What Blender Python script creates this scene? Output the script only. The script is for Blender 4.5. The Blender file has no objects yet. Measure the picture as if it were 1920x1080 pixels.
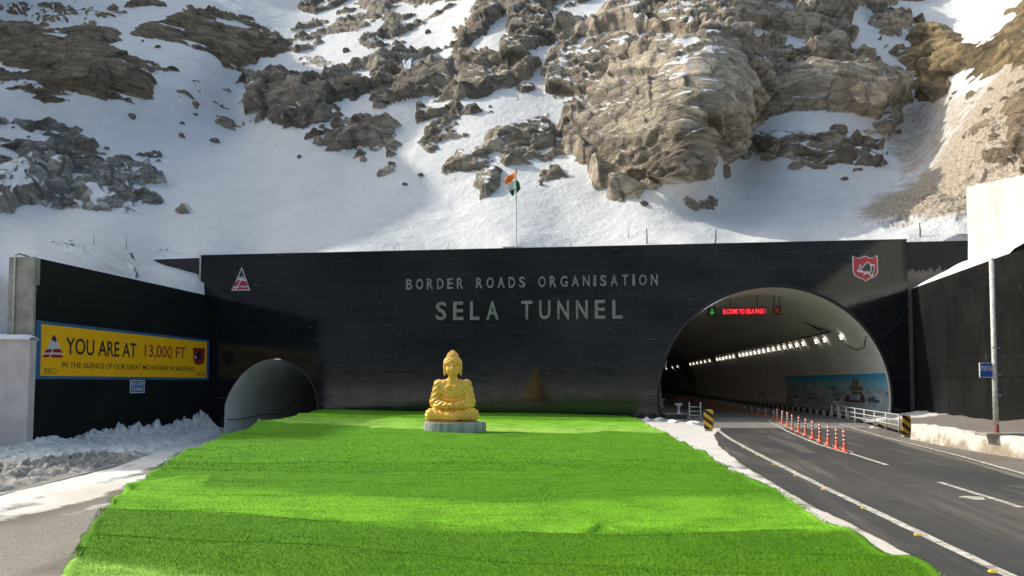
import bpy, bmesh, math, random
import numpy as np
from mathutils import Vector, Matrix, noise as mnoise

C = bpy.context.scene
COL = C.collection
random.seed(7)
RNG = np.random.default_rng(7)

# ------------------------------------------------------------------ camera, sky, sun, exposure
E = 2.4                      # eye height above the road at the portal
F = 1424.0                   # focal length in photo pixels (1920 wide)
PITCH = math.radians(2.5)
HOR = 716.0
PPY = HOR - F * math.tan(PITCH)
cam = bpy.data.cameras.new('camera')
cam.sensor_width = 36.0
cam.lens = F / 1920.0 * 36.0
cam.shift_y = (PPY - 540.0) / 1920.0
cam.clip_start = 0.1
cam.clip_end = 5000
camo = bpy.data.objects.new('camera', cam)
COL.objects.link(camo)
camo.location = (0, 0, E)
camo.rotation_euler = (math.pi / 2 + PITCH, 0, 0)
C.camera = camo

SUN = Vector((-1.14, 0.52, 1.0)).normalized()     # towards the sun: left, a little behind the wall
sun_elev = math.asin(SUN.z)
world = bpy.data.worlds.new("World")
C.world = world
world.use_nodes = True
wn = world.node_tree
sky = wn.nodes.new('ShaderNodeTexSky')
sky.sky_type = 'NISHITA'
sky.sun_disc = False
sky.sun_elevation = sun_elev
sky.sun_rotation = math.atan2(SUN.x, SUN.y)
sky.altitude = 300
sky.air_density = 1.0
sky.dust_density = 4.0
sky.ozone_density = 0.2
tintn = wn.nodes.new('ShaderNodeMix'); tintn.data_type = 'RGBA'; tintn.blend_type = 'MULTIPLY'; tintn.inputs[0].default_value = 1.0
tintn.inputs[7].default_value = (1.0, 1.03, .95, 1)          # colour tint added to take the violet out of the sky light
wn.links.new(sky.outputs[0], tintn.inputs[6]); wn.links.new(tintn.outputs[2], wn.nodes['Background'].inputs[0])
wn.nodes['Background'].inputs[1].default_value = 0.15
sl = bpy.data.lights.new('sun', 'SUN')
sl.energy = 2.75
sl.angle = math.radians(0.5)
sl.color = (1.0, 0.95, 0.84)
so = bpy.data.objects.new('sun', sl)
COL.objects.link(so)
so.rotation_euler = SUN.to_track_quat('Z', 'Y').to_euler()
C.view_settings.view_transform = 'Standard'
C.view_settings.look = 'None'
C.view_settings.exposure = 0.68
C.view_settings.gamma = 1.0

# ------------------------------------------------------------------ picture -> place helpers
FW = np.array([0, math.cos(PITCH), math.sin(PITCH)])
UP = np.array([0, -math.sin(PITCH), math.cos(PITCH)])
EYE = np.array([0, 0, E])

def ray(px, py):
    px = np.asarray(px, float); py = np.asarray(py, float)
    a = ((px - 960) / F)[..., None]; b = ((PPY - py) / F)[..., None]
    return FW + b * UP + a * np.array([1.0, 0, 0])

def atY(px, py, D):
    d = ray(px, py)
    return EYE + d * (np.asarray(D, float) / d[..., 1])[..., None]

def on_z(px, py, z):
    d = ray(px, py)
    return EYE + d * ((z - E) / d[..., 2])[..., None]

def V(p): return Vector((float(p[0]), float(p[1]), float(p[2])))

class Frame:
    """A vertical plane: o on it, r to the right, u up, n towards the viewer's side."""
    def __init__(s, o, r, u=(0, 0, 1)):
        s.o = np.array(o, float); s.r = np.array(r, float); s.r /= np.linalg.norm(s.r)
        s.u = np.array(u, float); s.n = np.cross(s.r, s.u)
    def px(s, x, y):
        d = ray(x, y); t = np.dot(s.o - EYE, s.n) / np.dot(d, s.n)
        p = EYE + d * t - s.o
        return float(np.dot(p, s.r)), float(np.dot(p, s.u))
    def pt(s, a, b, d=0.0): return V(s.o + s.r * a + s.u * b + s.n * d)
    def hit(s, x, y, d=0.0): return s.pt(*s.px(x, y), d)
    def mat(s):
        return Matrix(((s.r[0], s.u[0], s.n[0], s.o[0]), (s.r[1], s.u[1], s.n[1], s.o[1]), (s.r[2], s.u[2], s.n[2], s.o[2]), (0, 0, 0, 1)))

# ------------------------------------------------------------------ noise in numpy
def _hash(ix, iy, iz, seed):
    h = (ix.astype(np.int64) * 374761393 + iy.astype(np.int64) * 668265263 + iz.astype(np.int64) * 2147483647 + seed * 974711) & 0xffffffff
    h = ((h ^ (h >> 13)) * 1274126177) & 0xffffffff
    h = ((h ^ (h >> 16)) * 2246822519) & 0xffffffff
    return ((h ^ (h >> 15)) & 0xffffff) / float(0xffffff)

def vnoise(P, scale, seed=0):
    Q = np.asarray(P, float) / scale
    i = np.floor(Q); f = Q - i; i = i.astype(np.int64)
    w = f * f * f * (f * (f * 6 - 15) + 10)
    out = 0
    for dx in (0, 1):
        for dy in (0, 1):
            for dz in (0, 1):
                k = (w[..., 0] if dx else 1 - w[..., 0]) * (w[..., 1] if dy else 1 - w[..., 1]) * (w[..., 2] if dz else 1 - w[..., 2])
                out = out + k * _hash(i[..., 0] + dx, i[..., 1] + dy, i[..., 2] + dz, seed)
    return out * 2 - 1

def fbm(P, scale, octs=4, seed=0, gain=0.5):
    o = 0; a = 1.0; t = 0
    for k in range(octs):
        o = o + a * vnoise(P, scale / 2 ** k, seed + 17 * k); t += a; a *= gain
    return o / t

def blocks(P, scale, seed=0, tilt=1.0):
    """Voronoi cells, each a tilted facet at its own level; returns level and nearness to a crack."""
    Q = P / np.asarray(scale, float)
    i = np.floor(Q).astype(np.int64)
    n = Q.shape[0]
    b1 = np.full(n, 9.0); b2 = np.full(n, 9.0); val = np.zeros(n)
    for dx in (-1, 0, 1):
        for dy in (-1, 0, 1):
            for dz in (-1, 0, 1):
                a, b, c = i[:, 0] + dx, i[:, 1] + dy, i[:, 2] + dz
                ox = a + _hash(a, b, c, seed); oy = b + _hash(a, b, c, seed + 1); oz = c + _hash(a, b, c, seed + 2)
                vx, vy, vz = Q[:, 0] - ox, Q[:, 1] - oy, Q[:, 2] - oz
                d = vx * vx + vy * vy + vz * vz
                h = _hash(a, b, c, seed + 3) * 2 - 1 + tilt * (vx * (_hash(a, b, c, seed + 4) - .5) * 2 + vz * (_hash(a, b, c, seed + 5) - .35) * 2)
                m = d < b1
                b2 = np.where(m, b1, np.minimum(b2, d)); val = np.where(m, h, val); b1 = np.where(m, d, b1)
    return val, np.sqrt(b2) - np.sqrt(b1)

def sstep(a, b, x):
    t = np.clip((x - a) / (b - a), 0, 1); return t * t * (3 - 2 * t)

def poly_sd(x, y, pts):
    """Signed distance to a polygon, positive inside."""
    pts = np.asarray(pts, float); n = len(pts)
    d = np.full(x.shape, 1e9); ins = np.zeros(x.shape, bool)
    for k in range(n):
        ax, ay = pts[k]; bx, by = pts[(k + 1) % n]
        ex, ey = bx - ax, by - ay
        t = np.clip(((x - ax) * ex + (y - ay) * ey) / (ex * ex + ey * ey + 1e-9), 0, 1)
        d = np.minimum(d, (x - ax - t * ex) ** 2 + (y - ay - t * ey) ** 2)
        c = ((ay > y) != (by > y)) & (x < (bx - ax) * (y - ay) / (by - ay + 1e-12) + ax)
        ins ^= c
    d = np.sqrt(d)
    return np.where(ins, d, -d)

# ------------------------------------------------------------------ object helpers
def tag(o, label=None, cat=None, group=None, kind=None):
    if label: o['label'] = label
    if cat: o['category'] = cat
    if group: o['group'] = group
    if kind: o['kind'] = kind
    return o

def link(name, me, mat=None, parent=None):
    o = bpy.data.objects.new(name, me); COL.objects.link(o)
    if mat is not None and me is not None:
        for m in (mat if isinstance(mat, (list, tuple)) else [mat]): me.materials.append(m)
    if parent is not None:
        o.parent = parent
        o.matrix_parent_inverse = PINV.get(parent.name, Matrix())
    return o

PINV = {}
def empty(name, loc):
    o = bpy.data.objects.new(name, None); COL.objects.link(o)
    o.location = loc; o.empty_display_size = 0.2
    PINV[o.name] = Matrix.Translation(-Vector(loc))
    return o

class MB:
    """Collects shapes, in world coordinates, for one mesh."""
    def __init__(s): s.v = []; s.f = []; s.m = []; s.cur = 0
    def add(s, vs, fs):
        b = len(s.v); s.v += [tuple(v) for v in vs]
        for f in fs: s.f.append([b + i for i in f]); s.m.append(s.cur)
        return s
    def box(s, c, size, M=None):
        x, y, z = (k / 2 for k in size)
        vs = [Vector((sx * x, sy * y, sz * z)) for sz in (-1, 1) for sy in (-1, 1) for sx in (-1, 1)]
        vs = [(M @ v if M else v) + Vector(c) for v in vs]
        return s.add(vs, [(0, 2, 3, 1), (4, 5, 7, 6), (0, 1, 5, 4), (2, 6, 7, 3), (0, 4, 6, 2), (1, 3, 7, 5)])
    def fbox(s, fr, a0, a1, b0, b1, d0, d1):
        vs = [fr.pt(a, b, d) for d in (d0, d1) for b in (b0, b1) for a in (a0, a1)]
        return s.add(vs, [(0, 2, 3, 1), (4, 5, 7, 6), (0, 1, 5, 4), (2, 6, 7, 3), (0, 4, 6, 2), (1, 3, 7, 5)])
    def prism(s, fr, pts, d0, d1):
        n = len(pts)
        vs = [fr.pt(a, b, d0) for a, b in pts] + [fr.pt(a, b, d1) for a, b in pts]
        return s.add(vs, [list(range(n))[::-1], list(range(n, 2 * n))] + [(i, (i + 1) % n, n + (i + 1) % n, n + i) for i in range(n)])
    def tube(s, path, r, seg=8, cap=True):
        path = [Vector(p) for p in path]; n = len(path); rr = r if isinstance(r, (list, tuple)) else [r] * n
        vs = []
        for i, p in enumerate(path):
            t = (path[min(i + 1, n - 1)] - path[max(i - 1, 0)]).normalized()
            a = t.orthogonal().normalized() if i == 0 else (a - t * a.dot(t)).normalized()
            b = t.cross(a)
            vs += [p + (a * math.cos(2 * math.pi * k / seg) + b * math.sin(2 * math.pi * k / seg)) * rr[i] for k in range(seg)]
        fs = [(i * seg + k, i * seg + (k + 1) % seg, (i + 1) * seg + (k + 1) % seg, (i + 1) * seg + k) for i in range(n - 1) for k in range(seg)]
        if cap: fs += [list(range(seg))[::-1], list(range((n - 1) * seg, n * seg))]
        return s.add(vs, fs)
    def lathe(s, c, prof, seg=16):
        c = Vector(c); vs = []
        for r, z in prof: vs += [c + Vector((r * math.cos(2 * math.pi * k / seg), r * math.sin(2 * math.pi * k / seg), z)) for k in range(seg)]
        n = len(prof)
        fs = [(i * seg + k, i * seg + (k + 1) % seg, (i + 1) * seg + (k + 1) % seg, (i + 1) * seg + k) for i in range(n - 1) for k in range(seg)]
        fs += [list(range(seg))[::-1], list(range((n - 1) * seg, n * seg))]
        return s.add(vs, fs)
    def mesh(s, name):
        me = bpy.data.meshes.new(name); me.from_pydata(s.v, [], s.f)
        for p, m in zip(me.polygons, s.m): p.material_index = m
        return me
    def build(s, name, mat=None, parent=None, smooth=False, bevel=0):
        me = s.mesh(name)
        if smooth: me.polygons.foreach_set('use_smooth', [True] * len(me.polygons))
        me.update()
        o = link(name, me, mat, parent)
        if bevel:
            b = o.modifiers.new('bevel', 'BEVEL'); b.width = bevel; b.segments = 2; b.limit_method = 'ANGLE'
        return o

def grid_mesh(name, P, keep=None, smooth=True, attrs=None, cols=None):
    """P: (rows, cols, 3). Optional face mask, float and colour attributes."""
    r, c = P.shape[:2]
    idx = np.arange(r * c).reshape(r, c)
    q = np.stack([idx[:-1, :-1], idx[:-1, 1:], idx[1:, 1:], idx[1:, :-1]], -1).reshape(-1, 4)
    if keep is not None: q = q[keep.reshape(-1)]
    me = bpy.data.meshes.new(name)
    me.vertices.add(r * c); me.vertices.foreach_set('co', P.reshape(-1).astype(np.float32))
    me.loops.add(q.size); me.loops.foreach_set('vertex_index', q.reshape(-1).astype(np.int32))
    me.polygons.add(len(q)); me.polygons.foreach_set('loop_start', np.arange(0, q.size, 4, dtype=np.int32))
    try: me.polygons.foreach_set('loop_total', np.full(len(q), 4, dtype=np.int32))
    except Exception: pass
    me.polygons.foreach_set('use_smooth', np.full(len(q), smooth, dtype=bool))
    for k, a in (attrs or {}).items():
        at = me.attributes.new(k, 'FLOAT', 'POINT'); at.data.foreach_set('value', a.reshape(-1).astype(np.float32))
    for k, a in (cols or {}).items():
        at = me.attributes.new(k, 'FLOAT_COLOR', 'POINT')
        rgba = np.concatenate([a.reshape(-1, 3), np.ones((r * c, 1))], 1)
        at.data.foreach_set('color', rgba.reshape(-1).astype(np.float32))
    me.update(calc_edges=True); me.validate()
    return me

# ------------------------------------------------------------------ materials
class NT:
    def __init__(s, name):
        s.m = bpy.data.materials.new(name); s.m.use_nodes = True
        s.t = s.m.node_tree; s.b = s.t.nodes['Principled BSDF']
        s.co = s.t.nodes.new('ShaderNodeTexCoord').outputs['Object']
    def n(s, typ, **k):
        nd = s.t.nodes.new(typ)
        for a, v in k.items(): setattr(nd, a, v)
        return nd
    def l(s, a, b): s.t.links.new(a, b)
    def put(s, sock, v):
        if isinstance(v, bpy.types.NodeSocket): s.l(v, sock)
        elif isinstance(v, (tuple, list)) and len(v) == 3 and sock.type == 'RGBA': sock.default_value = (*v, 1)
        else: sock.default_value = v
    def noise(s, scale, detail=4, rough=0.55, vec=None, dist=0.0):
        nd = s.n('ShaderNodeTexNoise'); nd.inputs['Scale'].default_value = scale; nd.inputs['Detail'].default_value = detail
        nd.inputs['Roughness'].default_value = rough; nd.inputs['Distortion'].default_value = dist
        s.l(vec or s.co, nd.inputs['Vector']); return nd.outputs[0]
    def scaled(s, sc, rot=(0, 0, 0)):
        nd = s.n('ShaderNodeMapping'); nd.inputs['Scale'].default_value = sc; nd.inputs['Rotation'].default_value = rot
        s.l(s.co, nd.inputs['Vector']); return nd.outputs[0]
    def math(s, op, a, b=0.0, c=0.0):
        nd = s.n('ShaderNodeMath', operation=op)
        s.put(nd.inputs[0], a); s.put(nd.inputs[1], b)
        if op in ('MULTIPLY_ADD', 'SMOOTH_MIN'): s.put(nd.inputs[2], c)
        return nd.outputs[0]
    def remap(s, v, a, b, c=0.0, d=1.0, smooth=True):
        nd = s.n('ShaderNodeMapRange'); nd.interpolation_type = 'SMOOTHSTEP' if smooth else 'LINEAR'
        s.put(nd.inputs[0], v); s.put(nd.inputs[1], a); s.put(nd.inputs[2], b); s.put(nd.inputs[3], c); s.put(nd.inputs[4], d)
        return nd.outputs[0]
    def mix(s, f, a, b, mode='MIX'):
        nd = s.n('ShaderNodeMix', data_type='RGBA', blend_type=mode)
        s.put(nd.inputs[0], f); s.put(nd.inputs[6], a); s.put(nd.inputs[7], b)
        return nd.outputs[2]
    def attr(s, name):
        nd = s.n('ShaderNodeAttribute', attribute_name=name); return nd
    def sep(s, v=None):
        nd = s.n('ShaderNodeSeparateXYZ'); s.l(v or s.co, nd.inputs[0]); return nd.outputs
    def bump(s, h, strength=0.3, dist=0.05):
        nd = s.n('ShaderNodeBump'); nd.inputs['Strength'].default_value = strength; nd.inputs['Distance'].default_value = dist
        s.l(h, nd.inputs['Height']); s.l(nd.outputs[0], s.b.inputs['Normal'])
    def out(s, color=None, rough=None, metal=None, spec=None):
        for k, v in (('Base Color', color), ('Roughness', rough), ('Metallic', metal), ('Specular IOR Level', spec)):
            if v is not None: s.put(s.b.inputs[k], v)
        return s.m

def simple(name, c1, c2=None, scale=6, rough=0.6, metal=0.0, bump=0.0, dist=0.01, detail=5):
    t = NT(name)
    c2 = c2 or tuple(k * 0.75 for k in c1)
    n = t.noise(scale, detail, 0.6)
    if bump: t.bump(t.noise(scale * 6, 4), bump, dist)
    return t.out(t.mix(t.remap(n, 0.35, 0.65), c1, c2), rough, metal)

def emis(name, col, strength):
    t = NT(name); t.out((0.02, 0.02, 0.02), 0.5)
    t.put(t.b.inputs['Emission Color'], col); t.b.inputs['Emission Strength'].default_value = strength
    return t.m

M = {}
M['white_paint'] = simple('white_paint', (.72, .71, .68), (.6, .58, .54), 4, .5)
M['white_metal'] = simple('white_metal', (.62, .62, .6), (.4, .39, .37), 9, .45)
M['galv'] = simple('galvanised_metal', (.55, .56, .57), (.42, .42, .42), 12, .4, .4)
M['concrete'] = simple('raw_concrete', (.36, .33, .28), (.25, .23, .19), 1.6, .9, 0, .35, .02)
M['pink_concrete'] = simple('pinkish_limewash', (.62, .55, .53), (.52, .46, .44), 1.3, .9, 0, .3, .01)
M['yellow'] = simple('yellow_sign_paint', (1.0, .50, .002), (.93, .45, .004), 1.2, .45)
M['black_paint'] = simple('black_paint', (.012, .012, .013), (.022, .021, .02), 5, .5)
M['sign_blue'] = simple('blue_sign_paint', (.03, .10, .42), (.02, .08, .33), 3, .4)
M['border_blue'] = simple('blue_border_paint', (.04, .14, .30), (.03, .1, .22), 3, .5)
M['dark_red'] = simple('dark_red_paint', (.36, .012, .018), (.27, .01, .014), 4, .45)
M['red'] = simple('emblem_red', (.48, .02, .045), (.36, .015, .03), 3, .4)
M['navy'] = simple('emblem_navy', (.015, .03, .10), (.012, .025, .08), 5, .4)
M['emblem_white'] = simple('emblem_white', (.7, .66, .66), (.55, .5, .52), 6, .45)
M['elephant_grey'] = simple('elephant_grey', (.03, .033, .035), (.05, .05, .052), 10, .5)
M['letter_metal'] = simple('brushed_letter_metal', (.27, .266, .262), (.18, .178, .178), 3, .42, .3)
M['orange'] = simple('orange_plastic', (.78, .13, .05), (.68, .1, .04), 6, .42)
M['pale_pink'] = simple('reflective_white_band', (.78, .66, .64), (.7, .55, .53), 6, .35)
M['road_paint'] = simple('worn_road_paint', (.64, .60, .52), (.24, .22, .19), 5.5, .6, 0, .3, .01)
M['stud'] = simple('yellow_stud', (.75, .5, .04), (.6, .4, .03), 9, .35)
M['rust'] = simple('red_oxide', (.25, .06, .05), (.18, .05, .04), 8, .7)
M['dark'] = simple('dark_steel', (.03, .03, .03), (.05, .048, .045), 7, .5)
M['cable'] = simple('cable_rubber', (.02, .02, .022), None, 5, .6)
M['saffron'] = simple('saffron_cloth', (1.0, .26, .03), (.95, .21, .02), 4, .8)
M['flag_white'] = simple('white_cloth', (.75, .75, .75), (.65, .66, .68), 4, .8)
M['flag_green'] = simple('green_cloth', (.03, .22, .14), (.022, .17, .11), 4, .8)
M['led_red'] = emis('led_red', (1.0, .03, .05), 1.5)
M['led_back'] = emis('led_back_red', (.35, .0, .01), .25)
M['led_green'] = emis('led_green', (.02, .8, .12), .35)
M['led_dim_red'] = emis('led_dim_red', (.8, .02, .03), .25)
M['lamp'] = emis('lamp_white', (1.0, .93, .82), 3.2)
M['wood'] = simple('weathered_stick', (.05, .042, .035), None, 8, .9)
M['flower'] = simple('dark_flowers', (.2, .03, .04), (.08, .05, .03), 14, .8)

# polished black tile of the portal wall
t = NT('polished_black_tile')
br = t.n('ShaderNodeTexBrick'); br.offset = 0.5
mp = t.n('ShaderNodeMapping'); mp.inputs['Rotation'].default_value = (math.pi / 2, 0, 0)
t.l(t.co, mp.inputs['Vector']); t.l(mp.outputs[0], br.inputs['Vector'])
for k, v in (('Scale', 1.0), ('Brick Width', 1.8), ('Row Height', 0.9), ('Mortar Size', 0.013), ('Mortar Smooth', .3), ('Bias', 0.0)): br.inputs[k].default_value = v
br.inputs['Color1'].default_value = (.0065, .0085, .0115, 1); br.inputs['Color2'].default_value = (.0105, .0125, .0155, 1); br.inputs['Mortar'].default_value = (.026, .029, .033, 1)
blot = t.noise(.22, 5, .6)
chips = t.math('MULTIPLY', t.remap(t.noise(1.1, 2, .5, t.scaled((.7, 1, 9))), .70, .73), 1.0)
bc = t.mix(t.remap(blot, .35, .7, 0, .55), br.outputs[0], (.012, .013, .015))
bc = t.mix(chips, bc, (.10, .10, .10))
dustn = t.noise(1.7, 6, .65, t.scaled((.5, 1, 2.2)))
t.b.inputs['IOR'].default_value = 1.5
rn = t.remap(dustn, .3, .75, .05, .17)
hh = t.math('ADD', t.math('MULTIPLY', br.outputs[1], -.25), t.noise(.9, 2))
t.bump(hh, .022, .02)
M['tile'] = t.out(bc, rn)

# matt black painted wing walls with seams, scuffs, streaks
def wing_mat(name, base, scuff, seam_w, seam_h, amount):
    t = NT(name)
    br = t.n('ShaderNodeTexBrick'); br.offset = 0.0
    mp = t.n('ShaderNodeMapping'); mp.inputs['Rotation'].default_value = (math.pi / 2, 0, 0)
    t.l(t.co, mp.inputs['Vector']); t.l(mp.outputs[0], br.inputs['Vector'])
    for k, v in (('Scale', 1.0), ('Brick Width', seam_w), ('Row Height', seam_h), ('Mortar Size', .025), ('Mortar Smooth', .6)): br.inputs[k].default_value = v
    br.inputs['Color1'].default_value = (*base, 1); br.inputs['Color2'].default_value = tuple(k * 1.5 for k in base) + (1,); br.inputs['Mortar'].default_value = tuple(k * 3.2 for k in base) + (1,)
    streak = t.remap(t.noise(1.0, 5, .65, t.scaled((1.6, 1.6, .16))), .5, .8, 0, amount)
    fleck = t.remap(t.noise(3.2, 3, .6, t.scaled((1, 1, .4))), .66, .73, 0, 1)
    big = t.remap(t.noise(.3, 4, .6), .4, .75, 0, amount * .9)
    c = t.mix(streak, br.outputs[0], scuff)
    c = t.mix(big, c, tuple(k * .7 for k in scuff))
    c = t.mix(t.math('MULTIPLY', fleck, .5), c, tuple(min(k * 5, .3) for k in scuff))
    t.bump(t.noise(5, 5), .25, .02)
    return t.out(c, t.remap(big, 0, .5, .5, .7), 0, .18)
M['wing_right'] = wing_mat('weathered_black_wall_paint', (.0060, .0060, .0062), (.017, .016, .0145), 2.1, 3.55, .6)
M['wing_left'] = wing_mat('bluish_black_wall_paint', (.0055, .007, .008), (.017, .018, .017), 5.5, 2.4, .65)  # left wing paint, a slightly bluer black than the right

# tunnel lining, raw patch of the set-back wall
t = NT('tunnel_lining_paint')
c = t.mix(t.remap(t.noise(.35, 5), .35, .7), (.88, .84, .77), (.80, .76, .68))
c = t.mix(t.remap(t.noise(1.2, 5, .6, t.scaled((.4, .4, 2))), .62, .8, 0, .5), c, (.22, .2, .17))
t.bump(t.noise(2.0, 4), .12, .02)
M['lining'] = t.out(c, .75)
t = NT('escape_lining_concrete')
c = t.mix(t.remap(t.noise(.5, 5), .35, .7), (.84, .82, .80), (.74, .72, .70))
c = t.mix(t.remap(t.noise(1.0, 5, .6, t.scaled((.5, .5, 2))), .62, .82, 0, .5), c, (.24, .23, .21))
M['lining_small'] = t.out(c, .8)
t = NT('dripping_concrete')
z = t.sep()[2]
d = t.noise(1.6, 4, .6, t.scaled((2.5, 2.5, .15)))
f = t.remap(t.math('ADD', z, t.math('MULTIPLY', d, 1.4)), 10.15, 10.35)
M['drip'] = t.out(t.mix(f, t.mix(d, (.10, .085, .07), (.26, .22, .18)), (.0085, .009, .0095)), .7)

# white wall top right
t = NT('white_board_marked_concrete')
c = t.mix(t.remap(t.noise(1.0, 5, .6, t.scaled((1, 1, .3))), .4, .75), (.66, .65, .62), (.46, .445, .41))
t.bump(t.noise(3, 4, .6, t.scaled((1.5, 1.5, 4))), .4, .04)
M['white_wall'] = t.out(c, .85)
t = NT('limewashed_parapet')
z = t.sep()[2]
n1 = t.noise(1.1, 6, .65)
f = t.remap(t.math('ADD', t.math('MULTIPLY', n1, .9), t.math('MULTIPLY', z, -.35)), .30, .48)
c = t.mix(f, (.60, .565, .51), (.32, .265, .20))
c = t.mix(t.remap(t.noise(3.5, 4), .64, .74, 0, .6), c, (.16, .13, .10))
t.bump(t.noise(4, 5), .4, .03)
M['parapet'] = t.out(c, .9)
M['dirt'] = simple('trodden_dirt', (.27, .22, .16), (.17, .135, .1), 1.4, .95, 0, .5, .03)

# asphalt
def asphalt(name, c1, c2, streak):
    t = NT(name)
    n1 = t.noise(.16, 5, .6, t.scaled((1.6, .5, 1), (0, 0, .12)))
    rt = t.scaled((1, 1, 1), (0, 0, .167))
    mp2 = t.n('ShaderNodeMapping'); mp2.inputs['Scale'].default_value = (1, .07, 1); t.l(rt, mp2.inputs['Vector'])
    n2 = t.noise(1.5, 6, .6, mp2.outputs[0], .3)
    patchn = t.noise(.55, 7, .72)
    fine = t.noise(38, 3, .7)
    c = t.mix(t.remap(n1, .32, .68), c1, c2)
    c = t.mix(t.remap(patchn, .55, .72, 0, .55), c, streak)
    c = t.mix(t.remap(patchn, .42, .30, 0, .5), c, tuple(k * .55 for k in c1))
    c = t.mix(t.remap(n2, .50, .72, 0, .55), c, streak)
    c = t.mix(t.remap(fine, .45, .75, 0, .35), c, tuple(k * 1.8 for k in c2))
    vo = t.n('ShaderNodeTexVoronoi', feature='DISTANCE_TO_EDGE'); vo.inputs['Scale'].default_value = .22
    ds = t.n('ShaderNodeMix', data_type='VECTOR'); ds.inputs[0].default_value = .12
    nn = t.n('ShaderNodeTexNoise'); nn.inputs['Scale'].default_value = .8; nn.inputs['Detail'].default_value = 6; t.l(t.co, nn.inputs['Vector'])
    sc = t.n('ShaderNodeVectorMath', operation='SCALE'); t.l(nn.outputs[1], sc.inputs[0]); sc.inputs['Scale'].default_value = 12
    t.l(t.co, ds.inputs[4]); t.l(sc.outputs[0], ds.inputs[5]); t.l(ds.outputs[1], vo.inputs['Vector'])
    crack = t.math('MULTIPLY', t.remap(vo.outputs[0], .0, .006, 1, 0), t.remap(t.noise(.3, 2), .5, .6))
    c = t.mix(t.math('MULTIPLY', crack, .6), c, (.012, .011, .011))
    t.bump(t.noise(60, 3), .45, .008)
    return t.out(c, t.remap(n2, .4, .75, .62, .85))
M['asphalt'] = asphalt('weathered_asphalt', (.026, .025, .024), (.060, .053, .046), (.16, .14, .115))
M['tunnel_road'] = asphalt('grey_concrete_road', (.17, .155, .14), (.22, .205, .185), (.28, .265, .25))

# snow, dirt, gravel ground (attributes snow / wet)
def ground_mat(name):
    t = NT(name)
    at = t.attr('snow').outputs['Fac']; wet = t.attr('wet').outputs['Fac']
    n1 = t.noise(1.3, 7, .65)
    n2 = t.noise(26, 4, .7)
    vo = t.n('ShaderNodeTexVoronoi'); vo.inputs['Scale'].default_value = 22; t.l(t.co, vo.inputs['Vector'])
    grav = t.mix(t.remap(n2, .36, .64), (.15, .135, .12), (.38, .355, .325))
    grav = t.mix(t.remap(vo.outputs['Distance'], .1, .6, .0, .5), grav, (.12, .10, .085))
    grav = t.mix(t.remap(n1, .4, .7, 0, .5), grav, (.25, .20, .15))
    grav = t.mix(wet, grav, (.10, .082, .062))
    snow = t.mix(t.remap(n1, .35, .7), (.74, .735, .73), (.54, .51, .47))
    snow = t.mix(t.math('MULTIPLY', wet, .9), snow, t.mix(n2, (.50, .44, .37), (.70, .64, .57)))
    f = t.remap(t.math('ADD', at, t.math('MULTIPLY', t.math('ADD', t.noise(.9, 8, .7), -.5), 1.1)), .36, .66)
    t.bump(t.math('ADD', t.noise(9, 5), n2), .55, .03)
    return t.out(t.mix(f, grav, snow), t.remap(f, 0, 1, .85, .7))
M['ground'] = ground_mat('snowy_gravel_ground')

# lawn: turf rolls laid side by side, each with its own tone
def turf_mat(name, blade):
    t = NT(name)
    o = t.sep()
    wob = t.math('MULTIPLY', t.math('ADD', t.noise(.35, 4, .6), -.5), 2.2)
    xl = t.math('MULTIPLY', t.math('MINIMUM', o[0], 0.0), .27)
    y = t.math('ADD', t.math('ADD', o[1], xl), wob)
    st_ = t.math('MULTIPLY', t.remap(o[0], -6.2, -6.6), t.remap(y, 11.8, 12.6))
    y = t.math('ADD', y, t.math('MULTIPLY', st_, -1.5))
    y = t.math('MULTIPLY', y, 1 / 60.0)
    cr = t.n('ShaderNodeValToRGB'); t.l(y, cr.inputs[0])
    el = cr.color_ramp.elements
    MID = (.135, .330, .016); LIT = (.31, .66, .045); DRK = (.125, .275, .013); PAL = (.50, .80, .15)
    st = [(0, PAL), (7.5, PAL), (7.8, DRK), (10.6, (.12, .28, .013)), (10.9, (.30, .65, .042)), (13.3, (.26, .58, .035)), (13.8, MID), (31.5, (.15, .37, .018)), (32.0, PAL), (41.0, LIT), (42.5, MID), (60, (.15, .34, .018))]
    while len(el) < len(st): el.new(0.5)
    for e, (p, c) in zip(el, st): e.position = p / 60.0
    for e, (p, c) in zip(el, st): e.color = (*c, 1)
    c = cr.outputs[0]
    c = t.mix(t.remap(t.noise(1.1, 6, .65), .4, .75, 0, .6), c, (.075, .22, .010))
    c = t.mix(t.remap(t.noise(5.0, 5, .65, t.scaled((.6, 1.4, 1))), .5, .8, 0, .4), c, (.20, .47, .04))
    if blade:
        r = t.attr('rnd').outputs['Fac']
        c = t.mix(t.math('MULTIPLY', r, .45), c, (.06, .19, .009)); c = t.mix(t.remap(r, .86, .95, 0, .4), c, (.45, .6, .12))
        tr = t.b.inputs.get('Transmission Weight')
    else:
        c = t.mix(t.remap(t.noise(45, 3, .7), .35, .65, .0, .6), c, (.04, .15, .007))
        t.bump(t.math('ADD', t.noise(70, 3), t.noise(9, 4)), .8, .03)
    return t.out(c, .75, 0, .08)
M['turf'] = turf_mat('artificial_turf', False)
M['blade'] = turf_mat('artificial_turf_blades', True)

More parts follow.
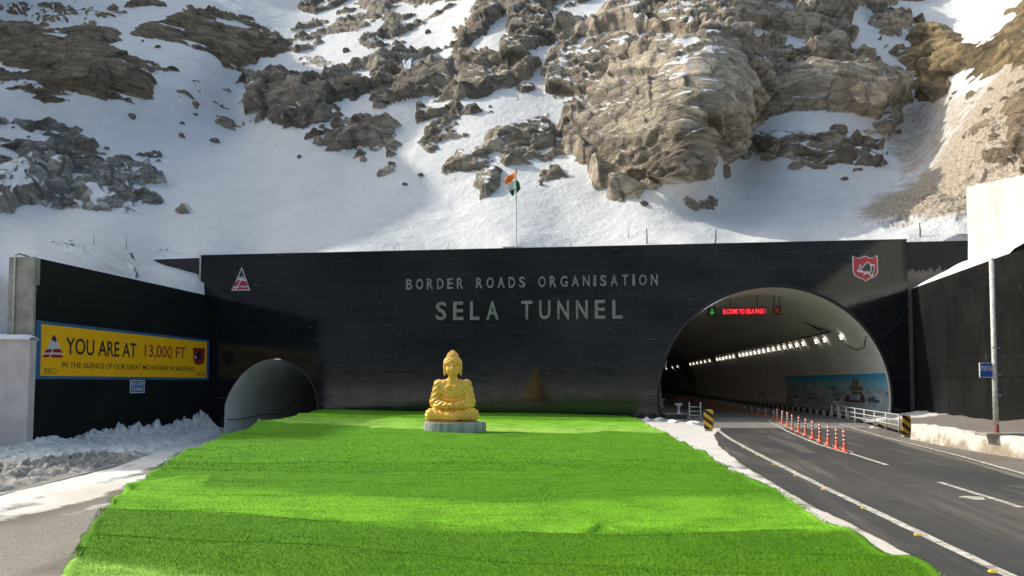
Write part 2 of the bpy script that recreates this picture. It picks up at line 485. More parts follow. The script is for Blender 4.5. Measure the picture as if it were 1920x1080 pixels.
# mountain: rock / snow by attribute
t = NT('snowy_rock_slope')
at = t.attr('rock').outputs['Fac']; dust = t.attr('dust').outputs['Fac']; tint = t.attr('tint').outputs['Color']; crk = t.attr('crack').outputs['Fac']
fine = t.noise(1.1, 9, .68)
fine2 = t.noise(4.5, 7, .7)
m = t.math('ADD', at, t.math('MULTIPLY', t.math('ADD', fine2, -.5), .55))
mask = t.remap(m, -.03, .05)
strata = t.noise(.55, 7, .65, t.scaled((.55, .55, 3.2), (.18, .30, 0)))
rk = t.mix(t.remap(strata, .35, .68, 0, .75), tint, t.mix(1.0, tint, (.58, .56, .55), 'MULTIPLY'))
rk = t.mix(t.remap(fine, .45, .7, 0, .55), rk, t.mix(1.0, tint, (1.3, 1.28, 1.24), 'MULTIPLY'))
rk = t.mix(t.remap(fine2, .58, .75, 0, .6), rk, t.mix(1.0, tint, (.45, .43, .42), 'MULTIPLY'))
rk = t.mix(t.remap(t.noise(.13, 5, .6), .5, .7, 0, .35), rk, (.27, .185, .11))
rk = t.mix(t.math('MULTIPLY', crk, .6), rk, (.035, .03, .026))
wv = t.n('ShaderNodeTexNoise'); wv.inputs['Scale'].default_value = .7; wv.inputs['Detail'].default_value = 5; t.l(t.scaled((.7, .7, 2.0), (.15, .3, 0)), wv.inputs['Vector'])
ws = t.n('ShaderNodeVectorMath', operation='SCALE'); t.l(wv.outputs[1], ws.inputs[0]); ws.inputs['Scale'].default_value = 1.1
wa_ = t.n('ShaderNodeVectorMath', operation='ADD'); t.l(t.scaled((.7, .7, 2.0), (.15, .3, 0)), wa_.inputs[0]); t.l(ws.outputs[0], wa_.inputs[1])
cr_h = None
for sc_, wd_, st_ in ((.30, .028, .6), (1.0, .05, .22)):
    v1 = t.n('ShaderNodeTexVoronoi', feature='DISTANCE_TO_EDGE'); v1.inputs['Scale'].default_value = sc_; t.l(wa_.outputs[0], v1.inputs['Vector'])
    v2 = t.n('ShaderNodeTexVoronoi'); v2.inputs['Scale'].default_value = sc_; t.l(wa_.outputs[0], v2.inputs['Vector'])
    tone = t.sep(v2.outputs['Color'])[0]
    rk = t.mix(1.0, rk, t.mix(tone, (.74, .73, .72), (1.22, 1.21, 1.18)), 'MULTIPLY')
    ck = t.math('MULTIPLY', t.remap(v1.outputs['Distance'], 0, wd_, 1, 0), st_)
    rk = t.mix(t.math('MULTIPLY', ck, t.remap(fine, .4, .6, .35, 1)), rk, (.028, .024, .02))
    cr_h = ck if cr_h is None else t.math('ADD', cr_h, ck)
sn = t.mix(t.remap(t.noise(.5, 7, .65), .4, .7, 0, .5), (.68, .68, .68), (.57, .57, .57))
dm = t.remap(t.math('ADD', dust, t.math('MULTIPLY', t.math('ADD', t.noise(.9, 9, .72), -.5), .9)), .3, .75)
sn = t.mix(dm, sn, t.mix(t.remap(fine2, .42, .6), (.47, .395, .31), (.24, .19, .14)))
peb = t.math('MULTIPLY', t.remap(t.noise(2.2, 6, .78), t.remap(dust, 0, .3, .69, .655), .72), 1.0)
sn = t.mix(peb, sn, (.10, .075, .055))
hgt = t.math('ADD', t.math('MULTIPLY', fine, t.remap(mask, 0, 1, .48, .8)), t.math('MULTIPLY', fine2, t.remap(mask, 0, 1, .12, .9)))
hgt = t.math('SUBTRACT', hgt, t.math('MULTIPLY', t.math('MULTIPLY', cr_h, mask), .5))
t.bump(hgt, .85, .48)
M['mountain'] = t.out(t.mix(mask, sn, rk), t.remap(mask, 0, 1, .65, .9), 0, .3)
M['bank'] = None
t = NT('dirty_snow_bank')
dirt = t.attr('dirt').outputs['Fac']
n1 = t.noise(1.6, 8, .7)
f = t.remap(t.math('ADD', dirt, t.math('MULTIPLY', t.math('ADD', n1, -.5), 1.0)), .4, .62)
sn = t.mix(t.remap(t.noise(3.2, 6, .7), .4, .7), (.76, .75, .73), (.44, .42, .39))
c = t.mix(f, sn, t.mix(t.noise(7, 5, .7), (.16, .145, .13), (.40, .375, .345)))
t.bump(t.math('ADD', n1, t.noise(8, 5, .7)), .6, .08)
M['bank'] = t.out(c, .8)
M['snow'] = simple('clean_snow', (.85, .85, .86), (.74, .74, .75), 1.5, .65, 0, .4, .05)
t = NT('boulder_rock')
c = t.mix(t.remap(t.noise(1.3, 7, .65), .35, .65), (.23, .195, .15), (.10, .085, .07))
nz = t.n('ShaderNodeNewGeometry').outputs['Normal']
sz = t.sep(nz)[2]
t.bump(t.noise(3, 7, .7), .6, .12)
M['boulder'] = t.out(c, .9)
t = NT('ice'); t.out((.72, .75, .78), .25)
M['ice'] = t.m
# gold
t = NT('gold_paint')
c = t.mix(t.remap(t.noise(3.5, 5), .4, .7), (1.0, .58, .10), (.94, .46, .06))
t.bump(t.noise(30, 3), .12, .01)
M['gold'] = t.out(c, .36, .0)
t = NT('plinth_concrete')
c = t.mix(t.remap(t.noise(3, 5, .6, t.scaled((2.2, 2.2, .3))), .35, .7), (.50, .48, .47), (.24, .23, .23))
t.bump(t.noise(14, 4), .4, .02)
M['plinth'] = t.out(c, .85)
M['gravel_top'] = simple('plinth_brown_edge', (.4, .25, .15), (.3, .19, .12), 4, .8)

# ------------------------------------------------------------------ main frames
A = atY(375, 480, 54.0); B = atY(1700, 450, 48.0)
WALL = Frame((A[0], A[1], 0), (B - A)[:3] * np.array([1, 1, 0]))
WT_L, WT_R = A[2], B[2]                       # top height left and right
WLEN = float(np.linalg.norm((B - A)[:2]))
VPX = (1112 - 960) / F
TDIR = np.array([VPX, 1, 0]); TDIR /= np.linalg.norm(TDIR)

def z_left(y): return -0.07 - 0.0226 * np.clip(y, -50, 60)

# left wing: near corner and far corner
fa, _ = WALL.px(397, 700); LW_far = np.array(WALL.pt(fa, 0)); LW_near = atY(63, 700, 36.0); LW_near[2] = 0
LWING = Frame((LW_near[0], LW_near[1], 0), LW_far - LW_near)
LWLEN = float(np.linalg.norm(LW_far - LW_near))
# right wing: from the portal wall towards the camera
ra, _ = WALL.px(1713, 700); RW_far = np.array(WALL.pt(ra, 0))
rd = np.array([(1290 - 960) / F, 1, 0]); rd /= np.linalg.norm(rd)
RWLEN = 30.0
RWING = Frame(RW_far, -rd)

# ------------------------------------------------------------------ lawn extents
LE = [(105, 1085), (150, 1005), (200, 935), (270, 887), (330, 850), (420, 812), (500, 788), (560, 776), (598, 768.5)]
RE = [(1785, 1085), (1650, 1022), (1560, 972), (1400, 888), (1262, 815), (1197, 784)]
def lawn_base(x, y):
    k = np.clip((x + 13) / 21.0, 0, 1)
    return 0.30 + np.clip((y - 20) / 32.0, 0, 1) * (0.2 - 0.36 * k)
def lawn_hit(px, py):
    z = 0.3
    for _ in range(12):
        p = on_z(px, py, z); z = float(lawn_base(p[0], p[1]))
    return p
LEw = np.array([lawn_hit(*p) for p in LE]); REw = np.array([lawn_hit(*p) for p in RE])
def wall_y(x): return float(WALL.o[1]) + (x - float(WALL.o[0])) * float(WALL.r[1] / WALL.r[0])
def xl(y): return np.interp(y, LEw[:, 1], LEw[:, 0], left=None) - np.clip(LEw[0, 1] - y, 0, 99) * -0.28
def xr(y): return np.interp(y, REw[:, 1], REw[:, 0]) - np.clip(REw[0, 1] - y, 0, 99) * 0.2

# ================================================================== THE SETTING
# ------------------------------------------------------------------ mountain
CP = [(375, 476, 56.5), (375, 532, 53.55), (352, 500, 55.6), (660, 468, 55.2), (960, 462, 53.8), (1300, 456, 52), (1700, 449, 50), (1815, 447, 48.5), (1960, 430, 48),
      (470, 560, 55.5), (960, 560, 53.5), (1700, 560, 50), (396, 556, 53.35), (320, 535, 50.5), (230, 518, 45.5), (65, 484, 38.2), (-60, 470, 36.5), (0, 560, 37.4), (0, 625, 36.8), (-200, 560, 35), (-500, 620, 32), (-600, 450, 38), (-600, 200, 60), (-600, -100, 90), (-600, -400, 125),
      (290, 484, 56.0), (150, 458, 47), (0, 446, 44), (250, 450, 56), (400, 440, 61), (550, 440, 60), (700, 440, 58.5), (960, 430, 58), (1200, 420, 57), (1450, 420, 56), (1600, 410, 55.5),
      (100, 400, 62), (300, 400, 67), (500, 400, 69), (650, 390, 67), (850, 380, 65), (1050, 390, 62), (1300, 396, 59.5), (1500, 392, 60),
      (100, 320, 68), (300, 320, 77), (480, 320, 80), (650, 320, 76), (850, 320, 70), (950, 340, 66), (1060, 340, 64),
      (0, 240, 74), (120, 240, 78), (300, 240, 86), (460, 240, 96), (560, 260, 84), (700, 270, 80), (850, 260, 75), (950, 270, 71),
      (0, 120, 80), (150, 120, 82), (280, 160, 88), (370, 160, 94), (450, 140, 110), (500, 180, 98), (620, 200, 90), (760, 200, 84), (850, 190, 82), (960, 190, 79),
      (0, 20, 112), (150, 40, 105), (330, 60, 106), (450, 90, 110), (560, 60, 128), (700, 80, 112), (820, 120, 98), (760, 0, 132), (500, -20, 145), (200, -20, 125), (900, 60, 100), (960, 120, 88), (950, 0, 110),
      (1130, 365, 62), (1230, 340, 59.5), (1318, 330, 57), (1060, 280, 70), (1150, 250, 66.5), (1250, 220, 63), (1330, 220, 60.5), (1080, 150, 82), (1180, 130, 77), (1300, 130, 71), (1360, 140, 71), (1050, 60, 96), (1180, 50, 90), (1300, 40, 86), (1200, -20, 105),
      (1365, 330, 70), (1390, 240, 75), (1450, 360, 65), (1460, 280, 69), (1560, 280, 70), (1630, 310, 69), (1450, 215, 77), (1420, 150, 78), (1550, 150, 79), (1550, 60, 90), (1650, 160, 83), (1640, 60, 96),
      (1580, 385, 61), (1640, 360, 63), (1700, 290, 74), (1720, 240, 80), (1760, 170, 82), (1770, 100, 88), (1740, 20, 104), (1800, 20, 102),
      (1700, 385, 57), (1760, 340, 58), (1820, 250, 60), (1860, 180, 64), (1880, 90, 72), (1900, 20, 82), (1910, 300, 52), (1830, 400, 50.5), (1960, 330, 47), (1960, 200, 54), (1960, 60, 66),
      (2200, 450, 36), (2200, 250, 42), (2200, 0, 60), (2500, 450, 32), (2500, 200, 38), (2500, -350, 80), (1960, -350, 130), (1300, -350, 160), (700, -350, 190), (100, -350, 170)]
cp = np.array(CP, float)
def _tps(r2): return 0.5 * r2 * np.log(r2 + 1e-9)
X0 = (cp[:, :2] - 960) / 500.0
K = _tps(((X0[:, None] - X0[None]) ** 2).sum(-1)) + np.eye(len(cp)) * 0.004
Pm = np.concatenate([np.ones((len(cp), 1)), X0], 1)
Lm = np.block([[K, Pm], [Pm.T, np.zeros((3, 3))]])
wts = np.linalg.solve(Lm, np.concatenate([np.log(cp[:, 2]), np.zeros(3)]))
def base_depth(px, py):
    q = np.stack([(px - 960) / 500.0, (py - 960) / 500.0], -1).reshape(-1, 2)
    out = np.empty(len(q))
    for s in range(0, len(q), 40000):
        c = q[s:s + 40000]
        out[s:s + 40000] = _tps(((c[:, None] - X0[None]) ** 2).sum(-1)) @ wts[:-3] + wts[-3] + c @ wts[-2:]
    return np.exp(out).reshape(px.shape)

gx = np.concatenate([np.arange(-560, -8, 24), np.arange(-8, 1930, 1.6), np.arange(1936, 2420, 24)])
gy = np.concatenate([np.arange(-320, -8, 16), np.arange(-8, 482, 1.5), np.arange(482, 640, 4)])
GX, GY = np.meshgrid(gx, gy)
D0 = base_depth(GX, GY)
RAYS = ray(GX, GY)
dw_ = ((WALL.o - EYE) @ WALL.n) / (RAYS @ WALL.n) * RAYS[..., 1]
lim = dw_ + 1.25 + np.clip((470 - GY) / 30, 0, 1) * .3
D0 = np.where((GX > 384) & (GX < 1830) & (GY > 440), np.maximum(D0, lim), D0)
P0 = atY(GX, GY, D0)
du = np.gradient(P0, axis=1); dv = np.gradient(P0, axis=0)
N0 = np.cross(du, dv); N0 /= np.linalg.norm(N0, axis=-1, keepdims=True) + 1e-9
N0 *= np.where((N0 * (P0 - EYE)).sum(-1, keepdims=True) > 0, -1, 1)
Q = P0.reshape(-1, 3)

# ragged picture-plane outlines of the outcrops, made ragged by warping with world-space noise
warp = 26
wx = GX + warp * (fbm(Q, 9, 4, 3).reshape(GX.shape)) + 9 * (fbm(Q, 1.6, 3, 5).reshape(GX.shape))
wy = GY + warp * .8 * (fbm(Q, 9, 4, 11).reshape(GX.shape)) + 8 * (fbm(Q, 1.6, 3, 13).reshape(GX.shape))
TAN = (.52, .45, .365); BRN = (.39, .345, .285); GRY = (.37, .36, .335); DRK = (.25, .22, .185); EAR = (.26, .21, .15); YEL = (.31, .24, .135)
# (outline, height m, edge softness px, blockiness, tint)
ROCKS = [
    ([(-60, 50), (20, 42), (68, 47), (120, 60), (170, 40), (213, 64), (236, 85), (265, 110), (292, 138), (285, 165), (262, 185), (210, 192), (106, 186), (0, 170), (-60, 165)], .7, 20, .8, EAR),
    ([(236, 52), (288, 26), (350, 6), (400, 34), (440, 52), (505, 62), (552, 76), (556, 92), (530, 104), (478, 128), (445, 140), (420, 125), (385, 112), (350, 92), (310, 80), (262, 76)], .8, 16, .8, EAR),
    ([(318, 150), (345, 142), (372, 146), (392, 168), (425, 186), (455, 214), (462, 226), (440, 212), (400, 192), (345, 184), (325, 172)], .8, 12, .8, BRN),
    ([(383, 214), (402, 204), (428, 214), (449, 234), (446, 241), (420, 236), (398, 228)], 1.0, 9, .4, BRN),
    ([(-60, 320), (0, 320), (30, 306), (36, 262), (55, 232), (94, 248), (86, 280), (96, 318), (110, 330), (98, 370), (60, 384), (40, 402), (-60, 410)], 1.5, 18, .8, GRY),
    ([(-40, 226), (12, 226), (14, 250), (-40, 256)], .7, 9, .7, GRY),
    ([(84, 300), (135, 298), (142, 330), (168, 322), (160, 350), (118, 372), (96, 360)], 1.2, 14, .8, GRY),
    ([(155, 301), (200, 297), (236, 300), (260, 318), (279, 334), (268, 341), (234, 318), (205, 316)], 1.2, 9, .4, GRY),
    ([(158, 362), (180, 354), (232, 358), (246, 372), (240, 390), (196, 396), (165, 386)], 1.8, 12, .35, GRY),
    ([(170, 396), (232, 384), (262, 388), (300, 390), (302, 398), (250, 404), (236, 414), (205, 412), (172, 406)], 1.0, 10, .8, GRY),
    ([(236, 336), (262, 350), (266, 372), (248, 376), (238, 358)], .9, 8, .7, GRY),
    ([(334, 398), (348, 374), (364, 392), (376, 402), (352, 406)], .6, 7, .9, DRK),
    ([(280, 354), (306, 356), (308, 374), (292, 380)], .6, 7, .9, GRY),
    ([(266, 300), (282, 296), (290, 316), (278, 320)], .5, 7, .9, GRY),
    ([(466, 172), (492, 152), (534, 144), (560, 156), (600, 162), (640, 146), (690, 154), (728, 162), (745, 188), (738, 206), (706, 212), (690, 202), (640, 204), (668, 226), (660, 246), (600, 252), (560, 244), (520, 222), (488, 200)], 1.9, 13, 1.2, BRN),
    ([(576, 238), (610, 226), (656, 214), (712, 232), (748, 230), (752, 244), (720, 256), (690, 262), (648, 286), (606, 276)], 1.6, 11, 1.2, BRN),
    ([(664, 292), (690, 288), (684, 304), (670, 308)], .5, 8, .8, BRN), ([(714, 316), (756, 302), (752, 322), (720, 332)], .5, 9, .9, BRN),
    ([(726, 142), (762, 122), (800, 116), (852, 108), (864, 150), (850, 168), (800, 180), (766, 192), (740, 196)], 2.0, 14, .6, DRK),
    ([(588, 66), (628, 44), (690, 36), (742, 30), (784, 40), (742, 56), (694, 62), (652, 72)], 1.1, 12, 1.0, BRN),
    ([(552, -10), (622, -10), (606, 22), (572, 20)], 1.0, 10, .8, DRK), ([(668, 8), (700, 2), (732, 8), (728, 34), (692, 30)], 1.0, 10, .6, BRN), ([(716, -20), (864, -20), (858, 2), (780, 10), (730, 4)], .9, 10, .9, DRK),
    ([(554, 112), (600, 108), (634, 118), (626, 126), (566, 124)], .6, 9, .9, BRN),
    ([(846, 96), (866, 66), (874, 24), (906, -10), (1180, -10), (1140, 22), (1080, 44), (1044, 70), (1012, 116), (988, 134), (950, 140), (918, 96), (880, 94)], 2.2, 16, .75, BRN),
    ([(854, 150), (862, 128), (892, 122), (924, 136), (946, 156), (928, 178), (900, 186), (866, 176)], 1.6, 11, .6, DRK),
    ([(860, 112), (884, 88), (930, 96), (1002, 118), (990, 132), (938, 140), (900, 128)], 1.3, 11, .7, DRK),
    ([(960, 150), (1010, 160), (1000, 182), (966, 186)], .9, 9, .8, BRN),
    ([(1008, 136), (1036, 72), (1100, 36), (1200, -20), (1660, -20), (1622, 40), (1606, 84), (1640, 124), (1698, 160), (1712, 196), (1670, 216), (1600, 214), (1556, 214), (1470, 222), (1424, 236), (1382, 262), (1374, 292), (1338, 318), (1334, 344), (1292, 352), (1206, 354), (1194, 380), (1150, 382), (1110, 362), (1094, 326), (1046, 288), (1028, 252), (1036, 206), (996, 184)], 2.6, 22, .85, TAN),
    ([(904, 268), (940, 240), (1000, 216), (1034, 238), (1032, 272), (990, 282), (930, 286)], 1.1, 12, .8, BRN),
    ([(808, 272), (832, 262), (836, 278), (818, 286)], .7, 8, .6, BRN), ([(826, 304), (872, 290), (900, 304), (884, 318), (840, 320)], .9, 9, .7, BRN),
    ([(898, 330), (926, 318), (940, 316), (938, 344), (922, 366), (900, 366)], 1.2, 8, .5, BRN),
    ([(1030, 312), (1040, 308), (1044, 328), (1030, 330)], .5, 6, .6, BRN),
    ([(1376, 244), (1430, 246), (1500, 244), (1576, 254), (1632, 284), (1642, 312), (1592, 318), (1516, 320), (1484, 302), (1424, 290), (1384, 270)], 1.7, 16, .35, TAN),
    ([(1650, 212), (1684, 206), (1694, 234), (1668, 260), (1650, 246)], 1.0, 9, .6, BRN),
    ([(1694, 110), (1690, 60), (1716, 30), (1760, 36), (1800, 60), (1838, 74), (1862, 52), (1896, 18), (1940, -20), (2100, -20), (2100, 140), (1930, 132), (1880, 118), (1838, 140), (1790, 172), (1750, 204), (1722, 200), (1702, 164)], 1.5, 22, .75, YEL),
    ([(1650, -20), (1790, -20), (1780, 6), (1700, 16), (1664, 16)], .9, 10, 1.0, DRK),
    ([(1880, 240), (1900, 170), (1940, 140), (2050, 140), (2050, 330), (1930, 322), (1896, 292)], 1.0, 20, .8, EAR),
    ([(1840, 250), (1866, 244), (1868, 262), (1846, 270)], .5, 9, .8, EAR),
    ([(-60, 8), (40, 2), (120, 14), (190, 26), (240, 34), (200, 44), (120, 40), (20, 34), (-60, 34)], .35, 14, 1.3, EAR), ([(196, 10), (216, 0), (226, 20), (204, 24)], .8, 8, .8, DRK), ([(390, 0), (430, -8), (446, 10), (410, 16)], .5, 8, 1.1, BRN), ([(500, 66), (530, 58), (540, 72), (512, 78)], .5, 7, 1, BRN), ([(470, 40), (500, 34), (492, 48)], .4, 7, 1, BRN),
    ([(560, 44), (584, 40), (590, 58), (566, 60)], .5, 8, 1, BRN), ([(700, 262), (740, 258), (760, 270), (730, 284), (704, 280)], .6, 9, 1.2, BRN), ([(760, 196), (800, 190), (812, 206), (780, 214)], .5, 8, 1, BRN), ([(812, 176), (846, 172), (850, 190), (824, 194)], .6, 7, .8, BRN), ([(950, 292), (996, 286), (990, 300), (958, 302)], .4, 7, 1, BRN), ([(876, 200), (930, 196), (960, 206), (920, 216), (884, 212)], .5, 9, 1.2, BRN),
    ([(1286, 384), (1318, 381), (1352, 385), (1346, 392), (1300, 393)], .35, 6, .9, DRK),
    ([(60, 458), (120, 456), (180, 464), (240, 468), (240, 474), (160, 470), (60, 464)], .25, 7, 1.0, DRK), ([(228, 474), (246, 472), (254, 520), (276, 528), (244, 520)], .3, 6, 1.0, DRK), ([(292, 478), (340, 474), (352, 480), (300, 482)], .25, 5, 1.0, DRK),
]
SNOWS = [([(1062, 92), (1090, 68), (1150, 52), (1206, 62), (1250, 78), (1312, 82), (1300, 96), (1200, 90), (1130, 76), (1084, 104)], 10),
         ([(1164, 146), (1226, 142), (1216, 153), (1172, 152)], 6), ([(1330, 66), (1396, 56), (1434, 78), (1400, 82), (1344, 76)], 8),
         ([(1000, 186), (1014, 130), (1030, 112), (1024, 160), (1012, 190)], 7), ([(1010, 20), (1080, 0), (1170, -10), (1120, 24), (1040, 36)], 9), ([(1600, 90), (1640, 60), (1656, 90), (1690, 130), (1640, 118)], 10), ([(890, 84), (940, 20), (950, 40), (922, 94)], 8), ([(1680, 6), (1790, 4), (1800, 30), (1740, 26), (1690, 22)], 10), ([(1400, 236), (1520, 222), (1640, 218), (1636, 236), (1560, 244), (1440, 242)], 8), ([(1600, 14), (1640, 30), (1610, 60)], 8), ([(1420, 10), (1470, 6), (1480, 30), (1440, 28)], 7)]
hugeB, hugeE = blocks(Q + .5 * np.stack([fbm(Q, 6, 2, 18), fbm(Q, 6, 2, 19), fbm(Q, 6, 2, 20)], -1), (13, 13, 9), 28, 1.6)
bigB, bigE = blocks(Q + .5 * np.stack([fbm(Q, 5, 3, 21), fbm(Q, 5, 3, 22), fbm(Q, 5, 3, 23)], -1), (7.5, 7.5, 5.2), 31, 1.1)
midB, midE = blocks(Q + .12 * np.stack([fbm(Q, 2, 3, 24), fbm(Q, 2, 3, 25), fbm(Q, 2, 3, 26)], -1), (2.6, 2.6, 1.5), 41, 1.25)
Qr = Q @ np.array([[.96, 0, -.28], [0, 1, 0], [.28, 0, .96]])
smB, smE = blocks(Qr + .15 * np.stack([fbm(Qr, 1, 2, 27), fbm(Qr, 1, 2, 28), fbm(Qr, 1, 2, 29)], -1), (1.15, 1.15, .5), 51, .9)
rough = fbm(Q, 1.6, 4, 61, .6); ridg = 1 - np.abs(fbm(Q, 3.5, 4, 63)) * 2
sh = GX.shape
hugeB, bigB, bigE, midB, midE, smB, smE, rough, ridg = (a.reshape(sh) for a in (hugeB, bigB, bigE, midB, midE, smB, smE, rough, ridg))
scale_d = np.clip(D0 / 75.0, .7, 1.6)
rock = np.full(sh, -3.0); tint = np.zeros(sh + (3,)); tw = np.zeros(sh); crack = np.zeros(sh)
for pts, amp, soft, blk, tn in ROCKS:
    a = np.array(pts); lo = a.min(0) - 90; hi = a.max(0) + 90
    cs = np.where((gx > lo[0]) & (gx < hi[0]))[0]; rs = np.where((gy > lo[1]) & (gy < hi[1]))[0]
    if not len(cs) or not len(rs): continue
    S = np.s_[rs[0]:rs[-1] + 1, cs[0]:cs[-1] + 1]
    sd = poly_sd(wx[S], wy[S], pts) / soft
    m_ = np.clip(sd, -2.5, 1.15)
    g = amp * scale_d[S]
    h = g * (m_ * .62 - .12) + blk * g * (.30 * hugeB[S] + .28 * bigB[S]) * np.clip(m_ + .6, 0, 1) + blk * (.18 * midB[S] * min(amp, 1.6) + .13 * smB[S] + .10 * rough[S]) * np.clip(m_ + 1.3, 0, 1) + .05 * g * ridg[S]
    rock[S] = np.maximum(rock[S], h)
    wgt = np.exp(3.0 * np.clip(sd, -2, 1.2)); tint[S] += wgt[..., None] * np.array(tn); tw[S] += wgt
Qs = Q @ np.array([[.95, 0, -.30], [0, 1, 0], [.30, 0, .95]]) * np.array([.62, .62, 2.1])
strat = (fbm(Qs, 4.2, 5, 141, .62) + .35 * fbm(Qs, 1.1, 3, 143, .6)).reshape(sh)
for pts, thr, amp, tn in (
        ([(462, 170), (500, 142), (600, 140), (700, 118), (790, 104), (866, 96), (880, 190), (800, 214), (762, 226), (752, 250), (700, 296), (640, 296), (572, 268), (490, 214)], -.10, 1.9, BRN),
        ([(556, 40), (620, -10), (860, -20), (870, 20), (800, 56), (700, 84), (600, 90), (560, 124), (545, 80)], .06, 1.5, BRN),
        ([(800, 196), (880, 186), (1010, 170), (1046, 290), (1000, 306), (930, 310), (900, 330), (820, 320), (796, 270)], .07, 1.5, BRN),
        ([(-60, 226), (100, 226), (180, 280), (310, 290), (316, 402), (150, 408), (-60, 412)], .06, 1.5, GRY),
        ([(-60, -20), (260, -20), (420, 0), (560, 66), (556, 100), (480, 142), (300, 150), (236, 70), (100, 40), (-60, 46)], .13, 1.1, EAR),
        ([(300, 128), (400, 140), (470, 224), (450, 250), (380, 210), (320, 190)], .14, 1.1, BRN),
        ([(850, 60), (1000, -20), (1700, -20), (1700, 120), (1640, 140), (1010, 140), (900, 190), (850, 170)], -.16, 1.8, TAN),
        ([(1376, 214), (1690, 200), (1700, 260), (1650, 324), (1500, 326), (1376, 300)], .10, 1.3, TAN),
        ([(640, 286), (760, 300), (760, 350), (690, 320)], .2, .9, BRN), ([(1000, 286), (1100, 330), (1060, 350), (1000, 340)], .22, .8, BRN), ([(1690, 200), (1840, 150), (1880, 120), (2050, 100), (2050, 340), (1900, 330), (1840, 300), (1800, 240)], .16, 1.0, EAR)):
    sd = np.clip(poly_sd(wx, wy, pts) / 22, -2, 1)
    h = amp * 1.5 * scale_d * (strat - thr) + .25 * midB + .18 * smB - np.clip(.5 - sd, 0, 3) * 1.4
    rock = np.maximum(rock, np.minimum(h, 1.6 * scale_d)); wgt = np.exp(2.0 * sd) * (sd > -1.5); tint = tint + wgt[..., None] * np.array(tn); tw = tw + wgt
tint = np.where(tw[..., None] > 0, tint / np.maximum(tw, 1e-6)[..., None], np.array(BRN))
# colour differences from block to block, warm patches
tint = tint * np.clip(1 + .12 * midB[..., None] + .16 * bigB[..., None] + .22 * hugeB[..., None], .55, 1.35) * np.array([1, 1, 1])
tint = np.clip(tint, .02, .8)
tq = (Q[:, 2] * .9 + Q[:, 0] * .22 + 1.8 * fbm(Q, 7, 3, 65) + .5 * fbm(Q, 1.8, 3, 66)) / 2.3
terr = (tq - np.floor(tq)).reshape(sh); ta = sstep(-.25, .3, fbm(Q, 11, 3, 67)).reshape(sh)
terr2 = tq * 2.7 + .7; terr2 = (terr2 - np.floor(terr2)).reshape(sh)
zone = np.clip(.20 + .55 * sstep(175, 120, GY) * (GX > 980) * (GX < 1680), 0, 1); zone = np.maximum(zone, ((GX > 440) & (GX < 780) & (GY > 130) & (GY < 310)) * .62)
zone = np.where((GX < 330) & (GY > 210), .22, zone); zone = np.where((GX < 300) & (GY < 200), .12, zone); zone = np.where(GY > 435, 0, zone); zone = np.where(GX > 1690, .2, zone)
rock += np.clip(rock + .8, 0, 1) * (ta * (.75 * (terr - .5)) + .28 * (terr2 - .5)) * np.clip(scale_d, .8, 1.3)
patch = fbm(Q * np.array([.8, 1, 2.0]), 6.5, 5, 68, .6).reshape(sh)
rock -= zone * sstep(.06, .30, patch) * 2.6
for pts, soft in SNOWS:
    sd = poly_sd(wx, wy, pts) / soft
    rock -= np.clip(sd + .7, 0, 1.4) * 2.6
for _ in range(1):
    rock[1:-1, 1:-1] = (4 * rock[1:-1, 1:-1] + 2 * (rock[:-2, 1:-1] + rock[2:, 1:-1] + rock[1:-1, :-2] + rock[1:-1, 2:]) + rock[:-2, :-2] + rock[2:, 2:] + rock[:-2, 2:] + rock[2:, :-2]) / 16
scree = sstep(0, 1, poly_sd(wx, wy, [(1560, 450), (1660, 376), (1760, 310), (1850, 180), (1900, 120), (2200, 60), (2200, 430)]) / 40)
snowh = scree * (.16 * midB + .12 * smB + .30 * fbm(Q * np.array([1, 1, .5]), 1.6, 4, 73, .65).reshape(sh)) + .22 * fbm(Q, 6, 3, 71).reshape(sh) + .05 * fbm(Q, 1.2, 3, 72).reshape(sh)
snowh = np.where((GX > 380) & (GY > 440), np.minimum(snowh, .05), snowh); rock = np.where((GX > 380) & (GY > 440), -3, rock)
surf = np.maximum(rock, snowh)
inside = sstep(-.4, .3, rock - snowh)
P1 = P0 + N0 * surf[..., None]
# keep the strip behind the wall top and behind the wings clear of displacement
du = np.gradient(P1, axis=1); dv = np.gradient(P1, axis=0)
N1 = np.cross(du, dv); N1 /= np.linalg.norm(N1, axis=-1, keepdims=True) + 1e-9
N1 *= np.where((N1 * (P1 - EYE)).sum(-1, keepdims=True) > 0, -1, 1)
nzs = N1[..., 2].copy()
for _ in range(2):
    nzs[1:-1, 1:-1] = (nzs[1:-1, 1:-1] * 2 + nzs[:-2, 1:-1] + nzs[2:, 1:-1] + nzs[1:-1, :-2] + nzs[1:-1, 2:]) / 6
ledge_thr = .66 + .12 * fbm(Q, 14, 2, 81).reshape(sh)
earth = np.zeros(sh)
for i_ in (0, 1): earth = np.maximum(earth, sstep(-.3, .6, poly_sd(wx, wy, ROCKS[i_][0]) / 20))
earth = np.maximum(earth, sstep(1690, 1720, GX) * 1.0)
rockattr = np.minimum((rock - snowh) * 1.0, (ledge_thr + .24 * earth - nzs) * 2.2)
crack = sstep(.10, .02, midE) * .6 + sstep(.06, .01, bigE) * .8 + sstep(.08, .02, smE) * .3
crack = np.clip(crack, 0, 1) * inside
